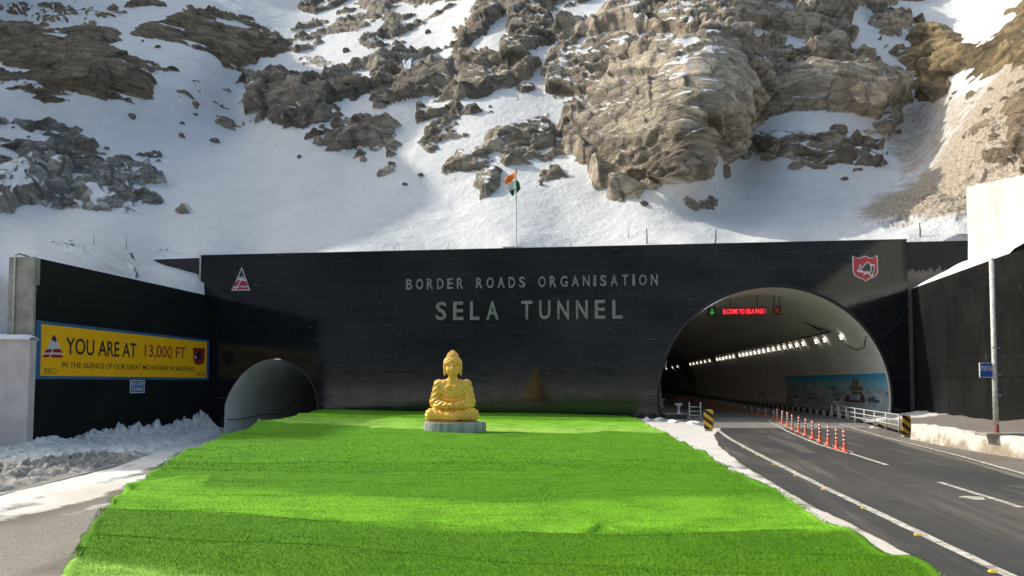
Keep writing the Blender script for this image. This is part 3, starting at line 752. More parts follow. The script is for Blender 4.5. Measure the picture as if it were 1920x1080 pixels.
# wind-blown soil: the sunlit spur on the right, the gully, the slide track on the left
dust = sstep(-1, 1, poly_sd(wx, wy, [(1540, 440), (1640, 372), (1720, 330), (1790, 250), (1830, 190), (1860, 120), (2200, 60), (2200, 420), (1815, 430)]) / 40) * .95
dust *= sstep(440, 385, GY + .5 * (wy - GY)) * .75 + .25
dust = np.maximum(dust, sstep(-1, 1, poly_sd(wx, wy, [(1640, 250), (1700, 200), (1790, 160), (1870, 130), (1850, 200), (1780, 300), (1690, 340)]) / 26) * .60)
dust = np.maximum(dust, sstep(-1, 1, poly_sd(wx, wy, [(446, 150), (462, 150), (474, 220), (520, 280), (538, 310), (520, 380), (500, 450), (480, 450), (496, 390), (516, 310), (480, 250)]) / 14) * .36)
dust = np.maximum(dust, sstep(0, 1, poly_sd(wx, wy, [(170, 480), (250, 470), (280, 530), (200, 510)]) / 10) * .4)
dust = np.maximum(dust, sstep(-1, 1, poly_sd(wx, wy, [(-60, -10), (250, -10), (240, 30), (160, 60), (-60, 110)]) / 20) * .38)
wing_line = np.interp(GX, [62, 396], [498, 560])
keep = (GY[1:, 1:] <= 503) | ((GX[1:, 1:] <= 396) & (GY[1:, 1:] <= wing_line[1:, 1:])) | (GX[1:, 1:] <= 52)
me = grid_mesh('mountain', P1, keep, True, {'rock': rockattr, 'dust': dust, 'crack': crack}, {'tint': tint})
mountain = link('mountain', me, M['mountain']); tag(mountain, 'snow covered rocky mountain slope above the tunnel portal', None, None, 'structure')

def slope(px, py):
    """Place and normal of the mountain surface seen at a photo pixel."""
    c = int(np.argmin(np.abs(gx - px))); r = int(np.argmin(np.abs(gy - py)))
    return V(P1[r, c]), V(N1[r, c])

# unseen spur added off to the left, ridge line shaped to shade the left bowl
EDGE = [(560, 470), (640, 468), (690, 458), (762, 415), (820, 372), (800, 330), (748, 294), (790, 240), (815, 205), (740, 175), (640, 140), (560, 118), (480, 60), (420, 10)]
XR = -95.0
pts = []
for (x, y) in EDGE:
    p, _ = slope(x, y); k = (XR - p.x) / SUN.x; q = p + SUN * k
    pts.append((q.y, q.z))
pts.sort()
RIDGE_PTS = pts
ys = np.arange(20, 260, 2.0)
py_ = np.array([p[0] for p in pts]); pz_ = np.array([p[1] for p in pts])
rz = np.interp(ys, py_, pz_)
rz = np.where(ys < py_[0], 77.5 + (pz_[0] - 77.5) * sstep(py_[0] - 8, py_[0], ys), rz); rz = np.where(ys < 68, 77.5 - (68 - ys) * 1.5, rz); rz = np.where(ys > py_[-1], pz_[-1] - (ys - py_[-1]) * .8, rz)
prof = np.array([(-90, -80), (-60, -48), (-35, -25), (-18, -11), (-8, -4), (0, 0), (5, -6), (9, -16), (12, -32), (14, -60), (15, -110)], float)
RP = np.zeros((len(ys), len(prof), 3))
for j, (ox, oz) in enumerate(prof):
    RP[:, j, 0] = XR + ox; RP[:, j, 1] = ys; RP[:, j, 2] = np.maximum(rz + oz, -3)
nn_ = fbm(RP.reshape(-1, 3), 12, 4, 91).reshape(RP.shape[:2])
wgt_ = (np.abs(prof[:, 0]) > 0)[None] * 2.0
RP[..., 0] += nn_ * wgt_; RP[..., 2] += nn_ * wgt_ * .8
at_ = np.ones(RP.shape[:2])
me = grid_mesh('shadow_spur', RP, None, True, {'rock': at_ * .3, 'dust': at_ * 0, 'crack': at_ * 0}, {'tint': np.ones(RP.shape) * np.array(BRN)})
tag(link('shadow_spur', me, M['mountain']), None, None, None, 'structure')

# the other side of the valley, behind the viewer: seen only as a dark reflection in the polished wall
oy = np.linspace(-1, 1, 90); of = np.linspace(0, 1, 24)
OP = np.zeros((90, 24, 3))
for i, a in enumerate(oy):
    th = a * 1.9
    for j, f in enumerate(of):
        r_ = 190 + 200 * f; OP[i, j] = (r_ * math.sin(th), -r_ * math.cos(th) + 30, -4 + 115 * f ** .9 * (1 - .12 * math.cos(5 * th)))
on_ = fbm(OP.reshape(-1, 3), 60, 5, 95).reshape(90, 24); OP[..., 2] += 22 * on_ * of[None]
M['far_hill'] = simple('dark_wooded_hillside', (.010, .015, .020), (.15, .175, .21), .020, .95, 0, 0, .01, 9)
me = grid_mesh('opposite_mountain', OP)
tag(link('opposite_mountain', me, M['far_hill']), None, None, None, 'structure')

# ------------------------------------------------------------------ ground, roads
gx_ = np.concatenate([[-900, -400, -150, -80, -50], np.arange(-40, 40, .4), [50, 80, 150, 400, 900]]); gy_ = np.concatenate([[-900, -400, -150, -60, -30, -15], np.arange(-8, 60, .4)])
XX, YY = np.meshgrid(gx_, gy_)
mid_ = (xl(np.clip(YY, 8, 52)) + xr(np.clip(YY, 8, 52))) / 2
blend = sstep(-5, 3, XX - mid_)
ZZ = (z_left(YY) - .16) * (1 - blend) + -0.012 * blend
ZZ = np.where(YY > 50, np.minimum(ZZ, -.02 + 0 * ZZ), ZZ)
G3 = np.stack([XX, YY, ZZ], -1)
ns_ = fbm(G3.reshape(-1, 3), 2.2, 4, 101).reshape(XX.shape)
snowa = np.where(XX > mid_, .80 + .22 * ns_, .8)
# nearer to the road the verge is bare dirt
near_road = sstep(.55, .0, np.abs(XX - np.interp(YY, [5, 10, 14.3, 21.9, 39.3, 60], [4.5, 5.2, 5.8, 6.7, 10.7, 14]))) * sstep(40, 30, YY)
snowa = snowa - .20 * near_road * (XX > mid_); snowa += sstep(38, 42, YY) * .35
snowa = np.where(XX > np.interp(YY, [5, 10, 14.3, 21.9, 39.3, 60], [4.5, 5.2, 5.8, 6.7, 10.7, 14]) + 3.5, .02 + .2 * ns_, snowa)
snowa = np.where((YY > 40) & (XX > mid_), .9, snowa)
G3[..., 2] += np.where((np.abs(XX) < 41) & (YY > -8) & (XX > mid_) & (XX < 11), .012 * ns_, 0)
me = grid_mesh('ground', G3, None, True, {'snow': snowa, 'wet': np.clip(.5 + near_road * .4 + .35 * ns_, 0, 1)})
tag(link('ground', me, M['ground']), None, None, None, 'structure')

# side road on the left, snow-covered and trodden
sx_ = np.concatenate([np.arange(-60, -26, 1.0), np.arange(-26, -2.0, .16)]); sy_ = np.arange(2, 57, .2)
XX, YY = np.meshgrid(sx_, sy_)
ZZ = z_left(YY)
S3 = np.stack([XX, YY, ZZ], -1)
f1 = fbm(S3.reshape(-1, 3), 3.0, 4, 111).reshape(XX.shape); f2 = fbm(S3.reshape(-1, 3) * np.array([1, .35, 1]), 1.2, 4, 112).reshape(XX.shape)
S3[..., 2] += .035 * f1 + .02 * f2 - .03 * np.clip(np.sin((XX + .12 * YY) * 2.1 + 1.2 * f1), 0, 1) ** 3
rel = S3 - EYE; kk = rel[..., 1] * math.cos(PITCH) + rel[..., 2] * math.sin(PITCH)
PXs = 960 + F * rel[..., 0] / kk; PYs = PPY - F * (-rel[..., 1] * math.sin(PITCH) + rel[..., 2] * math.cos(PITCH)) / kk
road_sd = poly_sd(PXs, PYs, [(-900, 1040), (-100, 985), (60, 955), (150, 935), (225, 905), (275, 885), (330, 860), (400, 900), (400, 1400), (-900, 1400)])
sn_ = .62 - np.clip(road_sd / 45, -1, 1) * .62 + .42 * f2 + .26 * np.sin((XX + .12 * YY) * 4.2 + 2.5 * f1) * (XX > -24)
wet_ = np.clip(sstep(-10, 20, poly_sd(PXs + 40 * f1, PYs + 10 * f2, [(190, 905), (270, 885), (240, 930), (60, 985), (-80, 1000), (0, 960)])) * 1.0 + sstep(0, 30, poly_sd(PXs + 30 * f1, PYs, [(-20, 1090), (60, 1050), (150, 1010), (140, 1090)])) * .9 + .45 * f1 + .25 * f2, 0, 1)
me = grid_mesh('side_road', S3, None, True, {'snow': np.clip(sn_, -.3, 1.3), 'wet': wet_})
tag(link('side_road', me, M['ground']), None, None, None, 'structure')

# snow ploughed up along the foot of the left wing
wl = np.array([(LW_far[0], LW_far[1]), (LW_near[0], LW_near[1]), (LW_near[0] - .6, 30), (LW_near[0] - 1.2, 14)])
ol = np.array([(-19.9, 52.3), (-17.3, 38), (-14.9, 29.4), (-13.9, 23.8), (-13.0, 18.6), (-12.4, 14)])
ss = np.arange(14.0, 53.6, .12); ww = np.linspace(0, 1, 90)
wlx = np.interp(ss, wl[::-1, 1], wl[::-1, 0]); olx = np.interp(ss, ol[::-1, 1], ol[::-1, 0])
BX = wlx[:, None] * (1 - ww) + olx[:, None] * ww; BY = np.repeat(ss[:, None], len(ww), 1)
hb = np.interp(ss, [14, 20, 30, 36, 42, 48, 51, 53.6], [.15, .2, .25, .36, .52, .6, .7, .85])
prof_ = np.interp(ww, [0, .08, .2, .4, .6, .8, .92, 1], [.9, 1, .92, .7, .55, .45, .35, 0])
B3 = np.stack([BX, BY, np.zeros_like(BX)], -1); b_ = B3.reshape(-1, 3)
cl, ce = blocks(b_ * np.array([1, 1, 1.0]), (.42, .42, .42), 121, 1.2)
cl2, _ = blocks(b_, (.22, .22, .22), 122, 1.0)
cl = cl.reshape(BX.shape); cl2 = cl2.reshape(BX.shape)
BZ = hb[:, None] * prof_[None] * (1 + .35 * fbm(b_, 2.4, 3, 123).reshape(BX.shape)) + (.06 * cl + .05 * cl2) * (prof_ > .05)[None]
for sy0, h0, w0, u0 in ((39.5, .3, 1.2, .14), (41.8, .45, .7, .14), (43.6, .4, .9, .16), (45.8, .6, .7, .13), (47.6, .35, .8, .18), (48.6, .5, .45, .12), (49.7, .45, .5, .14), (51.6, .8, .8, .15), (52.6, .5, .6, .2), (36, .25, 1.5, .12)):
    BZ += h0 * np.exp(-((BY - sy0) / w0) ** 2 - ((ww[None] - u0) / .12) ** 2) * (1 + .35 * cl + .2 * cl2)
# brown clods along the outer edge
cl_edge = sstep(.55, .75, ww)[None] * sstep(17, 21, BY) * sstep(36, 29, BY)
BZ += cl_edge * sstep(1.0, .85, ww)[None] * (.07 + .07 * cl + .08 * cl2)
B3[..., 2] = z_left(BY) + np.maximum(BZ, -.08)
dirt_ = np.clip(.20 + .5 * cl_edge + .3 * fbm(b_, 1.3, 3, 125).reshape(BX.shape) + .12 * ww[None] - .25 * sstep(20, 17.5, BY), 0, 1)
me = grid_mesh('snow_bank', B3, None, True, {'dirt': dirt_})
tag(link('snow_bank', me, M['bank']), 'ploughed dirty snow bank along the foot of the black left wing wall', None, None, 'structure')

# asphalt road, tunnel carriageway
def sheet(name, pxs, z, mat, jag=0.0, kind='structure', step=.5, seed=0):
    P = [on_z(x, y, z) for x, y in pxs]
    return sheet_w(name, P, z, mat, jag, kind, step, seed)
def sheet_w(name, P, z, mat, jag, kind, step, seed=0):
    out = []
    n = len(P)
    for i in range(n):
        a = np.array(P[i], float); b = np.array(P[(i + 1) % n], float); L = np.linalg.norm(b - a); k = max(1, int(L / step))
        for j in range(k):
            p = a + (b - a) * j / k
            if jag:
                p[0] += jag * mnoise.noise(Vector((p[0] * 1.3 + seed, p[1] * 1.3, 3))) + jag * .5 * mnoise.noise(Vector((p[0] * 4, p[1] * 4 + seed, 9)))
            out.append((p[0], p[1], z))
    me = bpy.data.meshes.new(name); me.from_pydata(out, [], [list(range(len(out)))]); me.update()
    o = link(name, me, mat)
    if kind: o['kind'] = kind
    return o
L_AS = [(1352, 803), (1338, 816), (1350, 838), (1394, 872), (1464, 914), (1540, 955), (1642, 1005), (1745, 1058), (1890, 1170), (2100, 1400)]
R_AS = [(3600, 1400), (2500, 1080), (2200, 985), (1930, 902), (1800, 862), (1720, 842), (1640, 818), (1580, 803)]
sheet('road', L_AS + R_AS, 0.012, M['asphalt'], .07, 'structure', .25)
tc = WALL.px(1450, 747); TR = 217 / F * 49.4 * 1.0
tc_w = WALL.pt(*tc)
pL = on_z(1330, 802.5, 0); pR = on_z(1625, 803.5, 0)
TLEN = 260.0
tl = np.array(WALL.pt(tc[0] - 6.3, 0)); tr = np.array(WALL.pt(tc[0] + 6.3, 0))
P_ = [pL, pR, tr, tr + TDIR * TLEN, tl + TDIR * TLEN, tl]
sheet_w('tunnel_carriageway', P_, 0.006, M['tunnel_road'], 0, 'structure', 1.2)

def ribbon(name, pts, w, z, mat, parent=None, jag=.0):
    pts = [np.array(p, float) for p in pts]
    dense = []
    for a, b in zip(pts[:-1], pts[1:]):
        k = max(1, int(np.linalg.norm(b - a) / .5)); dense += [a + (b - a) * j / k for j in range(k)]
    dense.append(pts[-1])
    vs = []
    for i, p in enumerate(dense):
        t_ = dense[min(i + 1, len(dense) - 1)] - dense[max(i - 1, 0)]; t_ = t_ / np.linalg.norm(t_); n_ = np.array([-t_[1], t_[0], 0])
        j1, j2 = (random.uniform(-jag, jag) for _ in range(2))
        vs += [(*(p + n_ * (w / 2 + j1))[:2], z), (*(p - n_ * (w / 2 + j2))[:2], z)]
    me = bpy.data.meshes.new(name); me.from_pydata(vs, [], [(2 * i, 2 * i + 1, 2 * i + 3, 2 * i + 2) for i in range(len(dense) - 1)]); me.update()
    o = link(name, me, mat, parent); o['kind'] = 'structure'
    return o
def gz(pxs, z=0.0): return [on_z(x, y, z) for x, y in pxs]
ZP = .018
ribbon('road_edge_line', gz([(1345, 806), (1366, 822), (1400, 841), (1450, 867), (1550, 917), (1720, 999), (1890, 1080), (2000, 1132)]), .17, ZP, M['road_paint'], None, .012)
ribbon('road_edge_line', gz([(1572, 795), (1612, 807), (1660, 821), (1705, 832), (1800, 856), (1925, 891), (2200, 968)]), .15, ZP, M['road_paint'], None, .012)
ribbon('lane_dash', gz([(1592, 850), (1664, 873)]), .14, ZP, M['road_paint'], None, .01)
ribbon('lane_dash', gz([(1760, 905), (1916, 953)]), .15, ZP, M['road_paint'], None, .01)
cl1 = gz([(1590, 851), (1535, 834), (1480, 811), (1440, 790)])
axis = lambda s, off=0.0: np.array(WALL.pt(tc[0] + off, 0)) + TDIR * s
ribbon('centre_line', cl1 + [axis(s) for s in (0, 60, 140)], .13, ZP, M['road_paint'], None, .01)
cl2 = gz([(1600, 849), (1548, 832), (1495, 810), (1456, 790)])
ribbon('centre_line', cl2 + [axis(s, .45) for s in (0, 60, 140)], .10, ZP, M['road_paint'], None, .01)
# worn pale spot of paint beside the far lane dash
pp = on_z(1825, 935, 0)
me = bpy.data.meshes.new('paint_spot'); me.from_pydata([(pp[0] + .22 * math.cos(a) * (1 + .2 * math.sin(3 * a)), pp[1] + .26 * math.sin(a), ZP) for a in np.linspace(0, 2 * math.pi, 18, endpoint=False)], [], [list(range(18))])
link('paint_spot', me, M['road_paint'])['kind'] = 'structure'

# ------------------------------------------------------------------ lawn of artificial turf
lys = np.concatenate([np.arange(-2, 7, .5), np.arange(7, 22, .07), np.arange(22, 54.5, .14)])
lu = np.concatenate([[0, .004, .008], np.linspace(.012, .988, 260), [.992, .996, 1]])
LY = np.repeat(lys[:, None], len(lu), 1)
xa = xl(lys); xb = xr(lys)
yd = np.array([min(y, wall_y(0)) for y in lys])
LX = xa[:, None] * (1 - lu) + xb[:, None] * lu
wy_ = np.vectorize(wall_y)(LX) - .02
LY = np.minimum(LY, wy_)
def lawn_z(x, y):
    p = np.stack([x, y, np.zeros_like(x)], -1).reshape(-1, 3)
    q = p * np.array([.45, 1.15, 1.0])
    z = .075 * fbm(q, 2.6, 3, 131) + .042 * fbm(p * np.array([.45, 2.0, 1.0]), 1.0, 3, 137) + .030 * fbm(q * np.array([.7, 1.3, 1]), .8, 3, 132)
    rg = 1 - np.abs(fbm(q, 3.3, 3, 133)) * 3.2
    z += .055 * np.clip(rg, 0, 1) ** 2 * sstep(-.2, .3, fbm(p, 7, 2, 134))
    # one big crease and a few tucks
    for cx, cy, L, h in ((-6.8, 16.3, .8, .11), (-7.6, 14.9, .4, .09), (-7.0, 13.2, .4, .08), (-1.0, 11.5, .5, .05), (1.2, 11.2, .25, .08), (-10.2, 29.0, 1.3, .14), (-5.5, 40, 3.0, .12), (-8, 36, 2.5, .1), (-12, 36, 2, .12), (3, 34, 3, .07), (-2.0, 29.0, 1.6, .10), (.0, 28.9, 1.2, .12), (7.5, 30, 2, .06)):
        u = (p[:, 0] - cx) / L; v = (p[:, 1] - cy - .35 * np.sin(u * 2.1)) / .22
        z += h * np.exp(-u * u - v * v)
    # lips where one roll overlaps the next
    yy = p[:, 1] + .27 * np.minimum(p[:, 0], 0) + .35 * np.sin(p[:, 0] * .7) + .5 * fbm(p, 2.9, 2, 135)
    for y0, h in ((8.75, .05), (10.75, .055), (14.5, .03), (20, .03), (26, .03), (31.8, .05), (41.8, .05)):
        z += h * sstep(y0 + .35, y0, yy) * sstep(y0 - .9, y0, yy)
    return z.reshape(x.shape)
LZ = lawn_base(LX, LY) + lawn_z(LX, LY)
gl = np.where(lu < .5, 0.0, 1.0)
drop = np.interp(lu, [0, .004, .008, .012], [1, .45, .12, 0]) + np.interp(lu, [.988, .992, .996, 1], [0, .12, .45, 1])
gzl = z_left(LY) - .1; gzr = -.03
LZ = LZ + .05 * np.exp(-((np.minimum(lu, 1 - lu) - .014) / .004) ** 2)[None] * (.6 + .8 * fbm(np.stack([LX, LY, LX * 0], -1).reshape(-1, 3), 1.1, 2, 138).reshape(LX.shape))
LZ = LZ * (1 - drop) + np.where(gl[None] < .5, gzl, gzr) * drop
# ragged outline
edge_n = fbm(np.stack([LX, LY, LX * 0], -1).reshape(-1, 3), 1.3, 3, 136).reshape(LX.shape)
LX = LX + edge_n * .14 * (np.abs(lu - .5) > .485)[None]
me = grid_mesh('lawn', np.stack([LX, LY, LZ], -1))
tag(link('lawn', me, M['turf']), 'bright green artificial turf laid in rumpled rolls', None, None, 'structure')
# blades
def blades(n, y0, y1, h, w, seed):
    r = np.random.default_rng(seed)
    y = y0 * (y1 / y0) ** r.random(n); u = r.random(n) * .99 + .005
    x = xl(y) * (1 - u) + xr(y) * u
    y = np.minimum(y, wall_y(0) + x * float(WALL.r[1] / WALL.r[0]) - .1)
    z = lawn_base(x, y) + lawn_z(x, y)
    a = r.random(n) * math.pi; hh = h * (.5 + .8 * r.random(n)); ww_ = w * (.6 + .8 * r.random(n))
    lx, ly = r.normal(0, .5, n) * hh, r.normal(-.15, .5, n) * hh
    b0 = np.stack([x - np.cos(a) * ww_, y - np.sin(a) * ww_, z - .01], -1); b1 = np.stack([x + np.cos(a) * ww_, y + np.sin(a) * ww_, z - .01], -1); tp = np.stack([x + lx, y + ly, z + hh], -1)
    return np.stack([b0, b1, tp], 1).reshape(-1, 3), np.repeat(r.random(n), 3)
bl = [blades(230000, 7.4, 20, .020, .0045, 1), blades(60000, 18, 52, .030, .010, 2)]
bv = np.concatenate([b[0] for b in bl]); brn = np.concatenate([b[1] for b in bl])
me = bpy.data.meshes.new('turf_blades'); n3 = len(bv)
me.vertices.add(n3); me.vertices.foreach_set('co', bv.reshape(-1).astype(np.float32)); me.loops.add(n3); me.loops.foreach_set('vertex_index', np.arange(n3, dtype=np.int32))
me.polygons.add(n3 // 3); me.polygons.foreach_set('loop_start', np.arange(0, n3, 3, dtype=np.int32))
try: me.polygons.foreach_set('loop_total', np.full(n3 // 3, 3, dtype=np.int32))
except Exception: pass
at = me.attributes.new('rnd', 'FLOAT', 'POINT'); at.data.foreach_set('value', brn.astype(np.float32))
me.update(calc_edges=True); me.validate()
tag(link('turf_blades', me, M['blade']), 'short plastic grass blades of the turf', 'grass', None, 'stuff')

# ================================================================== WALLS AND TUNNELS
def arch_pts(ca, cb, R, floor, n=40):
    s0 = math.asin(max(-1, min(1, (floor - cb) / R)))
    return [(ca + R * math.cos(a), cb + R * math.sin(a)) for a in np.linspace(math.pi - s0, s0, n)]
TR = (WALL.px(1668, 747)[0] - WALL.px(1233, 747)[0]) / 2
TFLOOR = -0.25
main_arch = arch_pts(tc[0], tc[1], TR, TFLOOR, 72)
ex = [WALL.px(*p) for p in ((418, 812), (420, 760), (426, 740), (436, 722), (450, 703), (462, 692), (476, 682), (490, 676), (506, 672), (522, 672.5), (538, 677), (553, 684), (567, 694), (579, 707), (589, 724), (595, 745), (597, 770), (598, 812))]
ex[0] = (ex[0][0], -1.75); ex[-1] = (ex[-1][0], -1.75)
outer = [(0, -1.75)] + ex + [(main_arch[0][0] - .001, -1.75), (main_arch[0][0], TFLOOR)][1:] + main_arch[1:] + [(WLEN, TFLOOR), (WLEN, WT_R), (0, WT_L)]
bm = bmesh.new()
f0 = [bm.verts.new(WALL.pt(a, b)) for a, b in outer]
bk = Vector(TDIR) * 1.0
f1v = [bm.verts.new(v.co + bk) for v in f0]
bm.faces.new(f0); bm.faces.new(f1v[::-1])
for i in range(len(f0)):
    j = (i + 1) % len(f0); bm.faces.new((f0[j], f0[i], f1v[i], f1v[j]))
bm.normal_update()
bmesh.ops.triangulate(bm, faces=[f for f in bm.faces if len(f.verts) > 4])
me = bpy.data.meshes.new('portal_wall'); bm.to_mesh(me); bm.free()
# keep the mesh in the wall's own axes so that the tiles run level along it
me.transform(WALL.mat().inverted() if False else Matrix())
def own_axes(o, fr):
    """Move a world-built mesh into the axes of its wall: x along it, y into it, z up."""
    R_ = Matrix(((fr.r[0], -fr.n[0], 0, fr.o[0]), (fr.r[1], -fr.n[1], 0, fr.o[1]), (0, 0, 1, 0), (0, 0, 0, 1)))
    o.data.transform(R_.inverted()); o.matrix_world = R_
    return o
pw = own_axes(link('portal_wall', me, M['tile']), WALL)
tag(pw, 'long polished black tiled portal wall with two tunnel arches', 'portal wall')
def child(o, p):
    o.parent = p; o.matrix_parent_inverse = p.matrix_world.inverted(); return o
mb = MB(); mb.fbox(WALL, -.02, WLEN + .02, 0, .12, 0, 0); 
cop = MB()
cop.add([WALL.pt(-.05, WT_L, .05), WALL.pt(WLEN, WT_R, .05), WALL.pt(WLEN, WT_R, -.9), WALL.pt(-.05, WT_L, -.9), WALL.pt(-.05, WT_L + .06, .05), WALL.pt(WLEN, WT_R + .06, .05), WALL.pt(WLEN, WT_R + .06, -.9), WALL.pt(-.05, WT_L + .06, -.9)],
        [(0, 1, 2, 3), (4, 5, 6, 7), (0, 1, 5, 4), (1, 2, 6, 5), (2, 3, 7, 6), (3, 0, 4, 7)])
child(cop.build('coping', M['black_paint']), pw)
# set-back stretches at both ends
sb = MB(); a1 = WALL.px(1818, 470)[0]
sb.fbox(WALL, WLEN - .02, a1 + 6, 0.2, WT_R - .03, -1.2, -.55)
child(own_axes(sb.build('side_panel', M['drip']), WALL), pw)
sb = MB(); a0 = WALL.px(262, 480)[0]
sb.prism(WALL, [(a0, WT_L - .12), (-.02, WT_L - .05), (-.02, -1), (a0, -1)], -1.1, -.45)
child(own_axes(sb.build('side_panel', M['black_paint']), WALL), pw)

# road tunnel: lining tube, footpaths
def tube_lining(name, prof, T, L, mat, nseg):
    ss_ = np.concatenate([[.012], np.linspace(.5, L, nseg)])
    vs = [WALL.pt(a, b) + Vector(T) * float(s_) for s_ in ss_ for a, b in prof]
    k = len(prof)
    fs = [(i * k + j, i * k + j + 1, (i + 1) * k + j + 1, (i + 1) * k + j) for i in range(len(ss_) - 1) for j in range(k - 1)]
    fs.append([(len(ss_) - 1) * k + j for j in range(k)])
    mb = MB(); mb.add(vs, fs)
    o = mb.build(name, mat, None, True); return o
lin_pts = arch_pts(tc[0], tc[1], TR - .035, TFLOOR, 72)
tun = tube_lining('road_tunnel', lin_pts, TDIR, TLEN, M['lining'], 60)
tag(tun, 'wide pale arched road tunnel bore on the right with lamps inside', 'tunnel')
for sgn in (1, -1):
    mb = MB(); o0, o1 = sorted((sgn * 5.05, sgn * (TR - .12)))
    vs = [axis(s_, o) + np.array([0, 0, z_]) for s_ in (1.0, TLEN - 1) for z_ in (-.2, .30) for o in (o0, o1)]
    mb.add([V(v) for v in vs], [(0, 2, 3, 1), (4, 5, 7, 6), (0, 1, 5, 4), (2, 6, 7, 3), (0, 4, 6, 2), (1, 3, 7, 5)])
    child(mb.build('footpath', M['tunnel_road']), tun)
# thin dark joint round the mouth
mb = MB(); rim = arch_pts(tc[0], tc[1], TR + .0, TFLOOR, 60)
vs = []
for (a, b) in rim:
    for rr_, d in ((0, .03), (.16, .03), (.16, -.02), (0, -.02)):
        k = 1 + rr_ / TR; vs.append(WALL.pt(tc[0] + (a - tc[0]) * k, tc[1] + (b - tc[1]) * k, d))
fs = [(4 * i + j, 4 * i + (j + 1) % 4, 4 * i + 4 + (j + 1) % 4, 4 * i + 4 + j) for i in range(len(rim) - 1) for j in range(4)]
mb.add(vs, fs); child(mb.build('mouth_rim', M['black_paint'], None, True), tun)
ecx = sum(p[0] for p in ex) / len(ex)
esc = tube_lining('escape_tunnel', [(ecx + (a - ecx) * .985, b - (.05 if b > 1 else 0)) for a, b in ex], TDIR, 34, M['lining_small'], 14)
tag(esc, 'small grey escape tunnel mouth at the left end of the portal wall', 'tunnel')
mb = MB(); ec = sum(p[0] for p in ex) / len(ex)
mb.add([WALL.pt(ec - 4, -1.3) + Vector(TDIR) * .2, WALL.pt(ec + 4, -1.3) + Vector(TDIR) * .2, WALL.pt(ec + 4, -1.3) + Vector(TDIR) * 33.8, WALL.pt(ec - 4, -1.3) + Vector(TDIR) * 33.8], [(0, 1, 2, 3)])
child(mb.build('floor', M['tunnel_road']), esc)
# cable along the escape tunnel's left side
pth = [Vector(WALL.pt(ex[1][0] + .10, -.25 - .08 * math.sin(i * .7))) + Vector(TDIR) * (i * .9 + .3) for i in range(12)]
tag(MB().tube(pth, .025, 6).build('cable', M['cable']), 'thin black cable along the left side of the small escape tunnel', 'cable')

# kerbs painted in black and white blocks
def stripe_mat(name, axis_v, period, c1, c2, rough=.6):
    t = NT(name)
    dp = t.n('ShaderNodeVectorMath', operation='DOT_PRODUCT'); t.l(t.co, dp.inputs[0]); dp.inputs[1].default_value = axis_v
    fr = t.math('FRACT', t.math('DIVIDE', dp.outputs['Value'], period))
    f = t.remap(fr, .49, .51)
    c = t.mix(f, c1, c2)
    c = t.mix(t.remap(t.noise(3.5, 5, .65), .55, .8, 0, .6), c, (.2, .18, .15))
    return t.out(c, rough)
M['kerb'] = stripe_mat('black_white_kerb', tuple(TDIR), 1.7, (.60, .58, .54), (.015, .015, .015))
for sgn, lab in ((1, 'black and white painted kerb along the right side of the road tunnel'), (-1, 'black and white painted kerb along the left side of the road tunnel')):
    mb = MB(); o0, o1 = sorted((sgn * 4.85, sgn * 5.05)); s0 = 1.2 if sgn > 0 else 3.0
    vs = [axis(s_, o) + np.array([0, 0, z_]) for s_ in (s0, TLEN - 2) for z_ in (-.2, .36) for o in (o0, o1)]
    mb.add([V(v) for v in vs], [(0, 2, 3, 1), (4, 5, 7, 6), (0, 1, 5, 4), (2, 6, 7, 3), (0, 4, 6, 2), (1, 3, 7, 5)])
    tag(mb.build('kerb', M['kerb'], None, False, .02), lab, 'kerb')

# left wing wall with raw concrete end
LZN = LWING.px(63, 482)[1]; LZF = LWING.px(396, 555.5)[1]
mb = MB(); mb.prism(LWING, [(.02, -1.4), (LWLEN + .5, -1.8), (LWLEN + .5, LZF), (.02, LZN)], -1.25, 0)
M_side = MB()
vsx = [LWING.pt(a, b, d) for d in (-1.25, 0) for a, b in ((.02, -1.4), (LWLEN - .05, -1.8), (LWLEN - .05, LZF), (.02, LZN))]
lw = MB(); lw.add(vsx, [(0, 1, 2, 3), (4, 5, 6, 7), (0, 1, 5, 4), (1, 2, 6, 5), (2, 3, 7, 6), (3, 0, 4, 7)])
lw = own_axes(lw.build('left_wing_wall', M['wing_left']), LWING); lw.name = 'wing_wall'
tag(lw, 'shaded black wing wall on the left carrying the yellow altitude sign', 'wing wall')
mb = MB(); mb.fbox(LWING, -.16, .02, -1.4, LZN + .03, -1.28, .012); mb.fbox(LWING, .02, .26, LZN - 1.3, LZN + .01, -.2, .010)
child(mb.build('concrete_end', M['concrete'], None, False, .03), lw)
p0 = LWING.pt(-.22, LZN + .05, -.92)
pth = [LWING.pt(.6, LZN + .16, -.86), LWING.pt(.0, LZN + .22, -.9), LWING.pt(-.20, LZN + .10, -.92), LWING.pt(-.23, LZN - .2, -.92), LWING.pt(-.23, 4.6, -.92)]
tag(MB().tube(pth, .045, 8).build('drain_pipe', M['white_metal'], None, True), 'thin white pipe down the raw concrete end of the left wing', 'pipe')
pth = [WALL.pt(.08, WT_L + .1, .07), WALL.pt(.08, WT_L - 1.0, .07), WALL.pt(.06, WT_L - 2.4, .07)]
tag(MB().tube(pth, .06, 8).build('drain_pipe', M['white_metal'], None, True), 'white pipe at the left top corner of the portal wall above the snow', 'pipe')

